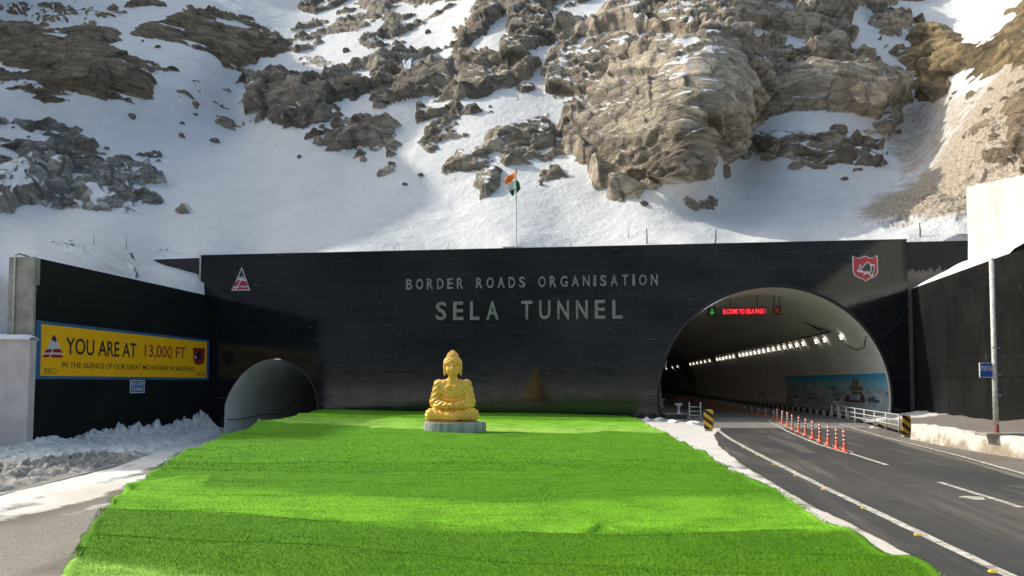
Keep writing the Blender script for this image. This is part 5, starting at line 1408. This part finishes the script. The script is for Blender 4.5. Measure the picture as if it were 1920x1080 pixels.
up = on_z(1273, 776.5, .28); urn(V(up), 'white urn with dark flowers on the low dark step at the tunnel left')
up2 = Vector(axis(13, -5.9)) + Vector((0, 0, .3)); urn(up2, 'dim urn at the left edge of the tunnel behind the portal wall')
# low dark step under it
s_a = on_z(1254, 786, 0); s_b = on_z(1289, 787, 0); dl = np.linalg.norm(s_b - s_a)
mb = MB(); mb.box(((s_a[0] + s_b[0]) / 2, s_a[1] + .9, .14), (dl, 1.8, .28)); stp = mb.build('step', M['dark'], None, False, .02); tag(stp, 'low dark step holding the white urn at the left of the tunnel', 'step')
mb = MB(); mb.box(((s_a[0] + s_b[0]) / 2, s_a[1] + .9, .30), (dl + .1, 1.9, .035)); child(mb.build('step_top', M['tunnel_road']), stp)

# ================================================================== ROAD FURNITURE
M['hazard'] = stripe_mat('hazard_stripes', (1.0, 0, 1.35), .52, (.62, .34, .015), (.014, .013, .012), .45)
def marker(px, pyb, pyt, wpx, label, flip):
    p = on_z(px, pyb, 0.0); h = (pyb - pyt) / F * p[1]; w = wpx / F * p[1]
    r = empty('hazard_marker', V(p)); tag(r, label, 'marker', 'striped hazard markers at the tunnel approach')
    me = MB().box((0, 0, 0), (w, .05, h - .08)).mesh('board'); o = link('board', me, M['hazard']); o.parent = r; o.location = (0, 0, .08 + (h - .08) / 2)
    b = o.modifiers.new('bevel', 'BEVEL'); b.width = .012
    me = MB().box((0, .05, 0), (.07, .05, h)).mesh('post'); o = link('post', me, M['galv']); o.parent = r; o.location = (0, 0, h / 2)
    me = MB().box((0, .04, .03), (.34, .22, .08)).mesh('foot'); o = link('foot', me, M['concrete']); o.parent = r
    r.rotation_euler = (0, 0, math.radians(8 if flip else -12))
marker(1329, 808, 768, 17, 'yellow and black striped marker board on the left edge of the road', False)
marker(1700, 819, 779, 17, 'yellow and black striped marker board at the end of the white railing', True)

# delineator posts
def bollard_proto():
    r = empty('lane_post', (0, 0, 0))
    mb = MB(); mb.lathe((0, 0, 0), [(.145, 0), (.145, .025), (.10, .04), (.062, .07), (.050, .22), (.042, .32)], 14); b = mb.build('base', M['orange'], None, True)
    mb = MB(); mb.lathe((0, 0, 0), [(.040, .32), (.038, .75), (.034, .775), (.012, .785)], 14); p = mb.build('shaft', M['orange'], None, True)
    ch = [b, p]
    for z0, z1 in ((.36, .44), (.50, .58), (.64, .72)):
        mb = MB(); mb.lathe((0, 0, 0), [(.0425, z0), (.0425, z1)], 14); ch.append(mb.build('band', M['pale_pink'], None, True))
    for c in ch: c.parent = r
    return r
proto = bollard_proto()
def copy_thing(src, loc, scale=1.0, rz=0.0):
    r = src.copy(); COL.objects.link(r); r.location = loc; r.scale = (scale,) * 3; r.rotation_euler = (0, 0, rz)
    for ch in src.children:
        c = ch.copy(); COL.objects.link(c); c.parent = r; c.matrix_parent_inverse = Matrix()
    return r
near = [(1584, 847), (1569, 842.5), (1552.5, 835.5), (1537, 829.5), (1523.5, 823), (1510, 817), (1497.5, 811), (1486.5, 806), (1476.5, 799.5), (1466.5, 795), (1457.5, 789.5)]
ords = ['nearest', 'second', 'third', 'fourth', 'fifth', 'sixth', 'seventh', 'eighth', 'ninth', 'tenth', 'eleventh']
for i, (x, y) in enumerate(near):
    p = on_z(x, y, .012)
    o = proto if i == 0 else copy_thing(proto, V(p), 1.0, random.uniform(0, 6))
    if i == 0: o.location = V(p)
    o.rotation_euler = (random.uniform(-.03, .03), random.uniform(-.04, .04), random.uniform(0, 6))
    tag(o, 'orange post with pale bands, ' + ords[i] + ' of the row from the near end' if i else 'orange post with pale bands at the near end of the lane row', 'lane post', 'orange posts along the centre line')
    o.scale = (1.06, 1.06, 1.0)
sproto = empty('lane_post', (0, 0, 0))
mb = MB(); mb.lathe((0, 0, 0), [(.14, 0), (.14, .03), (.07, .06), (.05, .34)], 10); c_ = mb.build('shaft', M['orange'], None, True); c_.parent = sproto
mb = MB(); mb.lathe((0, 0, 0), [(.055, .34), (.055, .47), (.02, .49)], 10); c_ = mb.build('cap', M['pale_pink'], None, True); c_.parent = sproto
for i in range(34):
    s_ = .9 + 2.35 * i
    loc = Vector(axis(s_, .22)) + Vector((0, 0, .02))
    o = sproto if i == 0 else copy_thing(sproto, loc)
    o.location = loc
    lab = 'short orange post with pale top in the dim row inside the tunnel'
    if i == 0: lab = 'short orange post nearest the tunnel mouth, behind the tall orange posts'
    tag(o, lab, 'lane post', 'short orange posts along the tunnel centre line')

# yellow road studs along the left edge line
for i, (x, y) in enumerate([(1862, 1072), (1721, 1003), (1620, 953), (1544, 918), (1492, 892), (1451, 871), (1420, 854), (1394, 840)]):
    p = on_z(x, y, .012)
    mb = MB()
    mb.add([(-.07, -.06, 0), (.07, -.06, 0), (.07, .06, 0), (-.07, .06, 0), (-.05, -.025, .035), (.05, -.025, .035), (.05, .025, .035), (-.05, .025, .035)], [(0, 1, 2, 3), (4, 5, 6, 7), (0, 1, 5, 4), (1, 2, 6, 5), (2, 3, 7, 6), (3, 0, 4, 7)])
    o = mb.build('road_stud', M['stud'], None, False, .008); o.location = V(p); o.rotation_euler = (0, 0, -.2); o.scale = (.75, .75, .75)
    lab = ['yellow road stud nearest the viewer on the pale edge line'] + ['yellow road stud on the left edge line, %s from the near end' % k for k in ords[1:7]] + ['yellow road stud farthest up the left edge line, by the marker board']
    tag(o, lab[i], 'road stud', 'yellow road studs along the left edge line')

# white railing on the right of the approach
ra_ = on_z(1686, 812, .05); rb_ = on_z(1560, 783.5, .05)
def railing(name, pa, pb_, nposts, H, label, rails=(1.0, .62, .3), tilt=0):
    r = empty(name, V(pa)); tag(r, label, 'railing')
    pa, pb_ = Vector(V(pa)), Vector(V(pb_))
    for i in range(nposts):
        p = pa.lerp(pb_, i / (nposts - 1)); pc(MB().tube([p, p + Vector((0, 0, H))], .038, 8).build('post', M['white_metal'], None, True), r)
    for k in rails: pc(MB().tube([pa + Vector((0, 0, H * k - .02)), pb_ + Vector((0, 0, H * k - .02))], .024, 8).build('rail', M['white_metal'], None, True), r)
railing('railing', ra_, rb_, 8, .86, 'white tubular railing curving beside the right lane into the tunnel', (1.0, .7, .42))
la_ = on_z(1293, 787, .0); lb_ = on_z(1314, 787.5, .0)
railing('railing', la_, lb_, 2, 1.12, 'short white railing beside the dark step left of the road', (.75, .5, .27))

# flag on the wall top
fa_, fz_ = WALL.px(966, 463); fp = Vector(WALL.pt(fa_, WT_L, -.4)); fp.z = WT_L
ztop = E + (HOR - 310) / F * fp.y
fl = empty('flagpole', fp); tag(fl, 'thin white flagpole on the portal wall top flying a tricolour flag', 'flagpole')
mb = MB(); mb.lathe(fp, [(.30, 0), (.28, .10), (.05, .12), (.05, ztop - fp.z - .1), (.055, ztop - fp.z - .08), (.02, ztop - fp.z)], 12); pc(mb.build('pole', M['white_metal'], None, True), fl)
mb = MB(); mb.box((fp.x - .25, fp.y, fp.z + .1), (1.3, .5, .2)); pc(mb.build('footing', M['galv'], None, False, .03), fl)
FF = Frame((fp.x, fp.y - .07, 0), (1, 0, 0))
def flap(name, pxs, mat, dd):
    """A hanging fold of cloth between two edges, waved in depth."""
    (x0, y0), (x1, y1), (x2, y2), (x3, y3) = pxs       # top-left, top-right, bottom-right, bottom-left
    n_ = 10; G = np.zeros((n_, n_, 3))
    for i in range(n_):
        for j in range(n_):
            u, v = j / (n_ - 1), i / (n_ - 1)
            px = (x0 * (1 - u) + x1 * u) * (1 - v) + (x3 * (1 - u) + x2 * u) * v; py = (y0 * (1 - u) + y1 * u) * (1 - v) + (y3 * (1 - u) + y2 * u) * v
            G[i, j] = FF.hit(px, py, dd + .09 * math.sin(u * 6 + v * 2.5) + .04 * math.sin(v * 7))
    me = grid_mesh(name, G); o = link(name, me, mat); o.modifiers.new('thick', 'SOLIDIFY').thickness = .015
    o.parent = fl; o.matrix_parent_inverse = PINV[fl.name]
flap('saffron_stripe', ((945.5, 337), (964.5, 322.5), (965.5, 336), (948.5, 349)), M['saffron'], .1)
flap('white_stripe', ((948.5, 349), (965.5, 336), (965.8, 353), (954.5, 360)), M['flag_white'], .1)
flap('green_stripe', ((954.5, 360), (965.8, 353), (964, 367), (960, 368.5)), M['flag_green'], .1)
flap('green_stripe', ((966.5, 336), (973.5, 340), (976.5, 354), (967, 363)), M['flag_green'], -.12)
flap('saffron_stripe', ((966.5, 313), (967.5, 316), (971, 325), (966.5, 324)), M['saffron'], .0)

# sticks of an old fence along the wall top and in the snow
for i, (x, yb, yt, lean, lab) in enumerate([(1213, 459, 430, .0, 'dark fence stick standing in the snow right of the flagpole'), (1340, 455, 427, .25, 'leaning fence stick in the snow above the tunnel arch'), (1071, 463, 449, -.3, 'short dark stub on the wall top right of the flagpole'),
        (1725, 444, 417, .0, 'fence stick in the snow at the right end of the wall'), (838, 467, 453, .5, 'bent twig on the wall top left of the flagpole'), (739, 468, 460, -.5, 'tiny dark twig on the wall top above the sign letters'), (1177, 446, 424, .2, 'thin dry stalk in the snow beside the fence stick'), (237, 468, 440, .05, 'thin dry stalk in the shaded snow above the left wing'), (174, 462, 444, .0, 'short dry stalk in the shaded snow near the concrete end')]):
    p, _ = slope(x, yb); h = (yb - yt) / F * p.y
    q = p + Vector((lean * h * .4, 0, h))
    tag(MB().tube([p - Vector((0, 0, .3)), p.lerp(q, .5) + Vector((.03, 0, 0)), q], [.045, .04, .03] if h > .8 and i < 4 else [.022, .018, .01], 6).build('fence_stick', M['wood']), lab, 'stick', 'sticks and stalks in the snow')

# loose boulders lying on the snow
def boulder(seed, sub=4):
    bm = bmesh.new(); bmesh.ops.create_icosphere(bm, subdivisions=sub, radius=1)
    rr_ = random.Random(seed); planes = [(Vector((rr_.gauss(0, 1), rr_.gauss(0, 1), rr_.gauss(0, 1))).normalized(), rr_.uniform(.55, .85)) for _ in range(11)]
    for v in bm.verts:
        d = v.co.normalized(); k = min([pl[1] / max(d.dot(pl[0]), .05) for pl in planes] + [1.05])
        v.co = d * k * (1 + .10 * mnoise.noise(d * 2.2 + Vector((seed, 0, 0))) + .05 * mnoise.noise(d * 6 + Vector((0, seed, 0))))
    me = bpy.data.meshes.new('boulder'); bm.to_mesh(me); bm.free(); me.materials.append(M['boulder'])
    me.polygons.foreach_set('use_smooth', [True] * len(me.polygons))
    return me
bmesh_ = [boulder(k) for k in range(5)]
BL = [(404, 263, 12, 6, 'flat brown boulder alone on the shaded snow below the rocky spur'), (342, 254, 6, 7, 'small brown boulder left of the flat one on the shaded snow'), (248, 219, 8, 7, 'dark boulder just under the large brown earth bank'), (366, 196, 8, 8, 'dark boulder above the flat brown one, below the earth ridge'), (366, 214, 5, 3, 'small flat stone under the dark boulder on the shaded snow'), (342, 229, 6, 3, 'thin flat stone on the shaded snow between two boulders'),
      (202, 277, 5, 3, 'small stone right of the grey outcrop on the shaded snow'), (562, 294, 5, 4, 'little dark stone by the slide track in the shaded bowl'), (803, 60, 6, 6, 'small dark stone on the upper sunlit snowfield'), (736, 311, 8, 5, 'tan stone at the shadow edge in the middle of the slope'), (790, 329, 7, 4, 'flat tan stone on the sunlit snow left of the flag'), (1036, 320, 8, 9, 'dark stone on the snow just right of the flag'), (1014, 344, 4, 6, 'tan pebble on the snow right of the flag'), (1208, 381, 9, 5, 'brown stone at the foot of the tall tan cliff'), (1583, 334, 10, 4, 'dark flat stone in the shaded hollow on the right'), (1390, 294, 9, 4, 'brown stone at the top of the shaded hollow'), (1357, 318, 14, 12, 'grey boulder against the right foot of the tan cliff'), (650, 97, 8, 7, 'brown stone on the upper middle snowfield'), (760, 345, 6, 3, 'small stone at the end of the shaded bowl')]
for i, (x, y, wpx, hpx, lab) in enumerate(BL):
    p, n_ = slope(x, y + hpx * .3); k = p.y / F
    o = link('boulder', bmesh_[i % 5]); o.location = p + Vector((0, -.1, 0)); o.scale = (wpx * k, max(wpx, hpx) * k * .7, hpx * k * 1.1); o.rotation_euler = (random.uniform(-.2, .2), random.uniform(-.2, .3), random.uniform(0, .6))
    tag(o, lab, 'boulder', 'loose boulders on the snow slope')
# icicles under the dark overhang
p0_, _ = slope(769, 132)
mb = MB(); rr_ = random.Random(4)
for k in range(16):
    x = 760 + k * 1.1; p, _ = slope(x, 130 + rr_.random() * 4); L_ = (1.2 + 3.0 * math.exp(-((k - 9) / 4) ** 2)) * rr_.uniform(.6, 1.1)
    q = p + Vector((0, -1.0, .2)); mb.tube([q, q - Vector((0, 0, L_ * .5)), q - Vector((0, 0, L_))], [.14, .09, .012], 6)
tag(mb.build('icicles', M['ice'], None, True), 'cluster of white icicles hanging from the dark overhang', 'icicles')
# frozen lumps of ploughed snow by the left of the tunnel road
for i, (x, y, w_, h_, lab) in enumerate([(1212, 790, 12, 6, 'grey snow lump beside the back right corner of the lawn'), (1236, 790, 14, 6, 'grey snow lump against the portal wall foot'), (1262, 792, 13, 4, 'flat snow lump in front of the dark step'), (1300, 794, 14, 4, 'flat snow lump left of the striped marker')]):
    p = V(on_z(x, y, .0)); k = p.y / F
    o = link('snow_lump', bmesh_[i % 5].copy()); o.data.materials.clear(); o.data.materials.append(M['snow']); o.location = p; o.scale = (w_ * k, w_ * k * .8, h_ * k * 1.3); o.rotation_euler = (0, 0, i)
    tag(o, lab, 'snow lump', 'lumps of ploughed snow beside the tunnel')

# ================================================================== GOLDEN STATUE
def surface_nets(fn, lo, hi, h):
    ax = [np.arange(a, b + h, h) for a, b in zip(lo, hi)]
    Xg, Yg, Zg = np.meshgrid(*ax, indexing='ij')
    f = fn(Xg, Yg, Zg); s = f < 0
    nx, ny, nz = f.shape
    acc = np.zeros((nx - 1, ny - 1, nz - 1, 3)); cnt = np.zeros((nx - 1, ny - 1, nz - 1))
    cs = [(i, j, k) for i in (0, 1) for j in (0, 1) for k in (0, 1)]
    sub = lambda a, c: a[c[0]:nx - 1 + c[0], c[1]:ny - 1 + c[1], c[2]:nz - 1 + c[2]]
    for c0 in cs:
        for d in range(3):
            if c0[d] == 0:
                c1 = tuple(1 if k == d else v for k, v in enumerate(c0))
                f0, f1 = sub(f, c0), sub(f, c1); m = sub(s, c0) != sub(s, c1)
                tt = np.where(m, f0 / np.where(m, f0 - f1, 1), 0)
                for k in range(3): acc[..., k] += np.where(m, c0[k] + (tt if k == d else 0), 0)
                cnt += m
    act = cnt > 0
    idx = -np.ones(act.shape, int); idx[act] = np.arange(act.sum())
    cell = np.argwhere(act)
    verts = (cell + acc[act] / cnt[act][:, None]) * h + np.array(lo)
    quads = []
    for d in range(3):
        o1, o2 = [(1, 2), (2, 0), (0, 1)][d]
        sl0 = [slice(None)] * 3; sl1 = [slice(None)] * 3; sl0[d] = slice(0, -1); sl1[d] = slice(1, None)
        m = s[tuple(sl0)] != s[tuple(sl1)]; flip = s[tuple(sl0)]
        P_ = np.argwhere(m); fl_ = flip[m]
        ok = (P_[:, o1] > 0) & (P_[:, o2] > 0) & (P_[:, o1] < f.shape[o1] - 1) & (P_[:, o2] < f.shape[o2] - 1)
        P_, fl_ = P_[ok], fl_[ok]
        e1 = np.zeros(3, int); e1[o1] = 1; e2 = np.zeros(3, int); e2[o2] = 1
        g = lambda q: idx[q[:, 0], q[:, 1], q[:, 2]]
        qd = np.stack([g(P_ - e1 - e2), g(P_ - e2), g(P_), g(P_ - e1)], 1)
        qd[~fl_] = qd[~fl_][:, ::-1]
        quads.append(qd)
    q = np.concatenate(quads); q = q[(q >= 0).all(1)]
    return verts, q
def sm(a, b, k):
    h = np.clip(.5 + .5 * (b - a) / k, 0, 1); return b * (1 - h) + a * h - k * h * (1 - h)
def ell(X, Y, Z, c, r):
    x, y, z = (X - c[0]) / r[0], (Y - c[1]) / r[1], (Z - c[2]) / r[2]; k0 = np.sqrt(x * x + y * y + z * z) + 1e-9
    k1 = np.sqrt((x / r[0]) ** 2 + (y / r[1]) ** 2 + (z / r[2]) ** 2) + 1e-9
    return k0 * (k0 - 1) / k1
def cap(X, Y, Z, a, b, ra, rb):
    a, b = np.array(a, float), np.array(b, float); d = b - a; L = d @ d
    t_ = np.clip(((X - a[0]) * d[0] + (Y - a[1]) * d[1] + (Z - a[2]) * d[2]) / L, 0, 1)
    return np.sqrt((X - a[0] - t_ * d[0]) ** 2 + (Y - a[1] - t_ * d[1]) ** 2 + (Z - a[2] - t_ * d[2]) ** 2) - (ra + (rb - ra) * t_)
def statue_body(X, Y, Z):
    e = ell(X, Y, Z, (0, .18, .36), (.78, .50, .38))
    legs = e
    for s_ in (-1, 1):
        legs = sm(legs, cap(X, Y, Z, (s_ * .35, .1, .38), (s_ * .84, -.18, .27), .30, .255), .10)
    shin = sm(cap(X, Y, Z, (.86, -.22, .24), (-.10, -.52, .22), .235, .17), cap(X, Y, Z, (-.86, -.22, .24), (.12, -.58, .17), .235, .17), .05)
    legs = sm(legs, shin, .07)
    # folds sweeping from the middle out to each knee
    ax_ = np.abs(X)
    fold = np.sin((Z * 1.0 + .30 * np.cos(ax_ * 2.6) - Y * .25) * 2 * np.pi / .15) * .5 + .5
    legs = legs - .05 * fold * sstep(.16, .3, ax_) * sstep(.60, .48, Z) * sstep(.03, .12, Z)
    tor = ell(X, Y, Z, (0, .14, .95), (.50, .36, .72))
    tor = sm(tor, ell(X, Y, Z, (0, .10, 1.32), (.55, .34, .40)), .12)
    tor = sm(tor, cap(X, Y, Z, (-.48, .12, 1.46), (.48, .12, 1.46), .21, .21), .16)
    r_ = np.sqrt((X * .95) ** 2 + (Z - 1.72) ** 2)
    uf = np.sin(r_ * 2 * np.pi / .17) * .5 + .5
    front = sstep(.05, -.1, Y)
    tor = tor - .06 * uf * front * sstep(.50, .62, r_) * sstep(.62, .50, ax_)
    # bare chest sits below the robe's U-shaped hem
    bare = sstep(.52, .47, np.sqrt((X * 1.45) ** 2 + (Z - 1.66) ** 2)) * front
    tor = tor + .05 * bare
    for s_ in (-1, 1):
        tor = np.minimum(tor, tor)
        pec = ell(X, Y, Z, (s_ * .14, -.16, 1.36), (.17, .10, .13)); tor = sm(tor, pec, .05)
    arms = None
    for s_ in (-1, 1):
        ua = cap(X, Y, Z, (s_ * .58, .13, 1.46), (s_ * .74, .06, .80), .215, .205)
        fa2 = cap(X, Y, Z, (s_ * .73, .02, .74), (s_ * .22, -.40, .64), .20, .125)
        a_ = sm(ua, fa2, .09)
        af = np.sin((Z * .9 + s_ * X * .55 + Y * .6) * 2 * np.pi / .21) * .5 + .5
        a_ = a_ - .035 * af
        sleeve = ell(X, Y, Z, (s_ * .55, -.16, .62), (.26, .24, .10)); a_ = sm(a_, sleeve, .06)
        arms = a_ if arms is None else np.minimum(arms, a_)
    d = sm(legs, tor, .10); d = sm(d, arms, .035)
    # hands laid one on the other, five fingers each, thumbs meeting
    hand = ell(X, Y, Z, (.05, -.50, .595), (.17, .11, .05))
    hand = np.minimum(hand, ell(X, Y, Z, (-.05, -.52, .66), (.16, .10, .045)))
    for k in range(4):
        hand = np.minimum(hand, cap(X, Y, Z, (.06, -.55 + .035 * k * 1.2, .67), (-.22 + .03 * abs(k - 1.5), -.585 + .045 * k, .665), .026, .02))
        hand = np.minimum(hand, cap(X, Y, Z, (-.04, -.55 + .035 * k * 1.2, .60), (.25 - .03 * abs(k - 1.5), -.585 + .045 * k, .605), .026, .02))
    for s_ in (-1, 1): hand = np.minimum(hand, cap(X, Y, Z, (s_ * .13, -.47, .68), (s_ * .015, -.56, .755), .032, .024))
    d = sm(d, hand, .02)
    d = sm(d, cap(X, Y, Z, (0, .10, 1.60), (0, .05, 1.95), .20, .165), .10)
    # feet showing at the front of the crossed shins
    for s_ in (-1, 1): d = sm(d, ell(X, Y, Z, (s_ * .17, -.62, .17 + .03 * s_), (.16, .07, .06)), .025)
    hd = ell(X, Y, Z, (0, .02, 2.22), (.31, .34, .38)); hd = sm(hd, ell(X, Y, Z, (0, -.07, 2.04), (.25, .25, .22)), .10)
    hd = sm(hd, ell(X, Y, Z, (0, -.255, 1.915), (.09, .06, .06)), .06)
    for s_ in (-1, 1):
        hd = hd + .075 * np.exp(-((X - s_ * .115) / .085) ** 2 - ((Z - 2.235) / .05) ** 2) * (Y < 0)
        hd = sm(hd, ell(X, Y, Z, (s_ * .115, -.255, 2.22), (.075, .045, .036)), .018)
        hd = sm(hd, cap(X, Y, Z, (s_ * .04, -.305, 2.285), (s_ * .19, -.245, 2.30), .022, .014), .03)
        hd = sm(hd, ell(X, Y, Z, (s_ * .145, -.22, 2.06), (.10, .07, .10)), .06)
        ear = sm(ell(X, Y, Z, (s_ * .345, .04, 2.19), (.06, .09, .16)), ell(X, Y, Z, (s_ * .34, .02, 1.99), (.05, .06, .14)), .03)
        hd = sm(hd, ear, .02)
    hd = sm(hd, cap(X, Y, Z, (0, -.33, 2.27), (0, -.42, 2.125), .032, .055), .03)
    for s_ in (-1, 1): hd = sm(hd, ell(X, Y, Z, (s_ * .04, -.33, 2.115), (.032, .035, .026)), .02)
    lips = sm(ell(X, Y, Z, (0, -.315, 2.035), (.105, .05, .024)), ell(X, Y, Z, (0, -.315, 1.99), (.085, .05, .026)), .006)
    hd = sm(hd, lips, .012); hd = hd + .018 * np.exp(-((Z - 2.018) / .009) ** 2 - (X / .09) ** 2) * (Y < -.2)
    return sm(d, hd, .04)
def statue_hair(X, Y, Z):
    d = ell(X, Y, Z, (0, .05, 2.36), (.385, .40, .32))
    d = np.maximum(d, -(Z - 2.43 - .35 * sstep(-.05, .25, Y) * -1.2 + .10 * (np.abs(X) / .3) ** 2))
    d = sm(d, ell(X, Y, Z, (0, .06, 2.66), (.235, .235, .18)), .08); d = sm(d, ell(X, Y, Z, (0, .06, 2.83), (.09, .09, .06)), .06)
    az = np.arctan2(X, -Y + .06)
    b = np.sin(az * 11) * np.sin(Z * 2 * np.pi / .125)
    return d - .026 * b
sp = Vector(V(lawn_hit(851, 811))); kk_ = sp.y / F
SC_ = 137 * kk_ / 2.93
PH = 17.5 * kk_
sp.z = float(lawn_base(sp.x, sp.y)) + .02
pl = MB()
rp = 118 * kk_ / 2
pl.lathe((0, 0, 0), [(rp * 1.0, -.15), (rp * 1.0, .02), (rp, PH * .5), (rp * .995, PH - .03), (rp * .975, PH)], 20)
plo = pl.build('plinth', M['plinth']); plo.location = sp + Vector((0, rp * .5, 0)); plo.scale = (1, .62, 1)
tag(plo, 'round grey weathered concrete plinth on the lawn under the golden statue', 'plinth')
pt_ = MB(); pt_.lathe((-.12, -.03, 0), [(rp * .86, PH + .002), (rp * .86, PH + .035), (rp * .84, PH + .04)], 36)
pto = pt_.build('statue_pad', M['gravel_top'], None, True); pto.parent = plo
vb, qb = surface_nets(statue_body, (-1.25, -.85, -.06), (1.25, .85, 2.80), .0165)
st = empty('statue', plo.location + Vector((0, 0, PH + .03))); st.scale = (SC_ * .965, SC_ * .8, SC_)
tag(st, 'golden cross legged meditating statue in draped robe on the grey plinth', 'statue')
def raw_mesh(name, v, q, mat):
    me = bpy.data.meshes.new(name); me.from_pydata(v.tolist(), [], q.tolist()); me.polygons.foreach_set('use_smooth', [True] * len(me.polygons)); me.update()
    o = link(name, me, mat); o.parent = st; return o
st.location.x += -5 * kk_
raw_mesh('body', vb, qb, M['gold'])
vh, qh = surface_nets(statue_hair, (-.5, -.5, 2.0), (.5, .62, 3.02), .0125)
raw_mesh('hair', vh, qh, M['gold'])
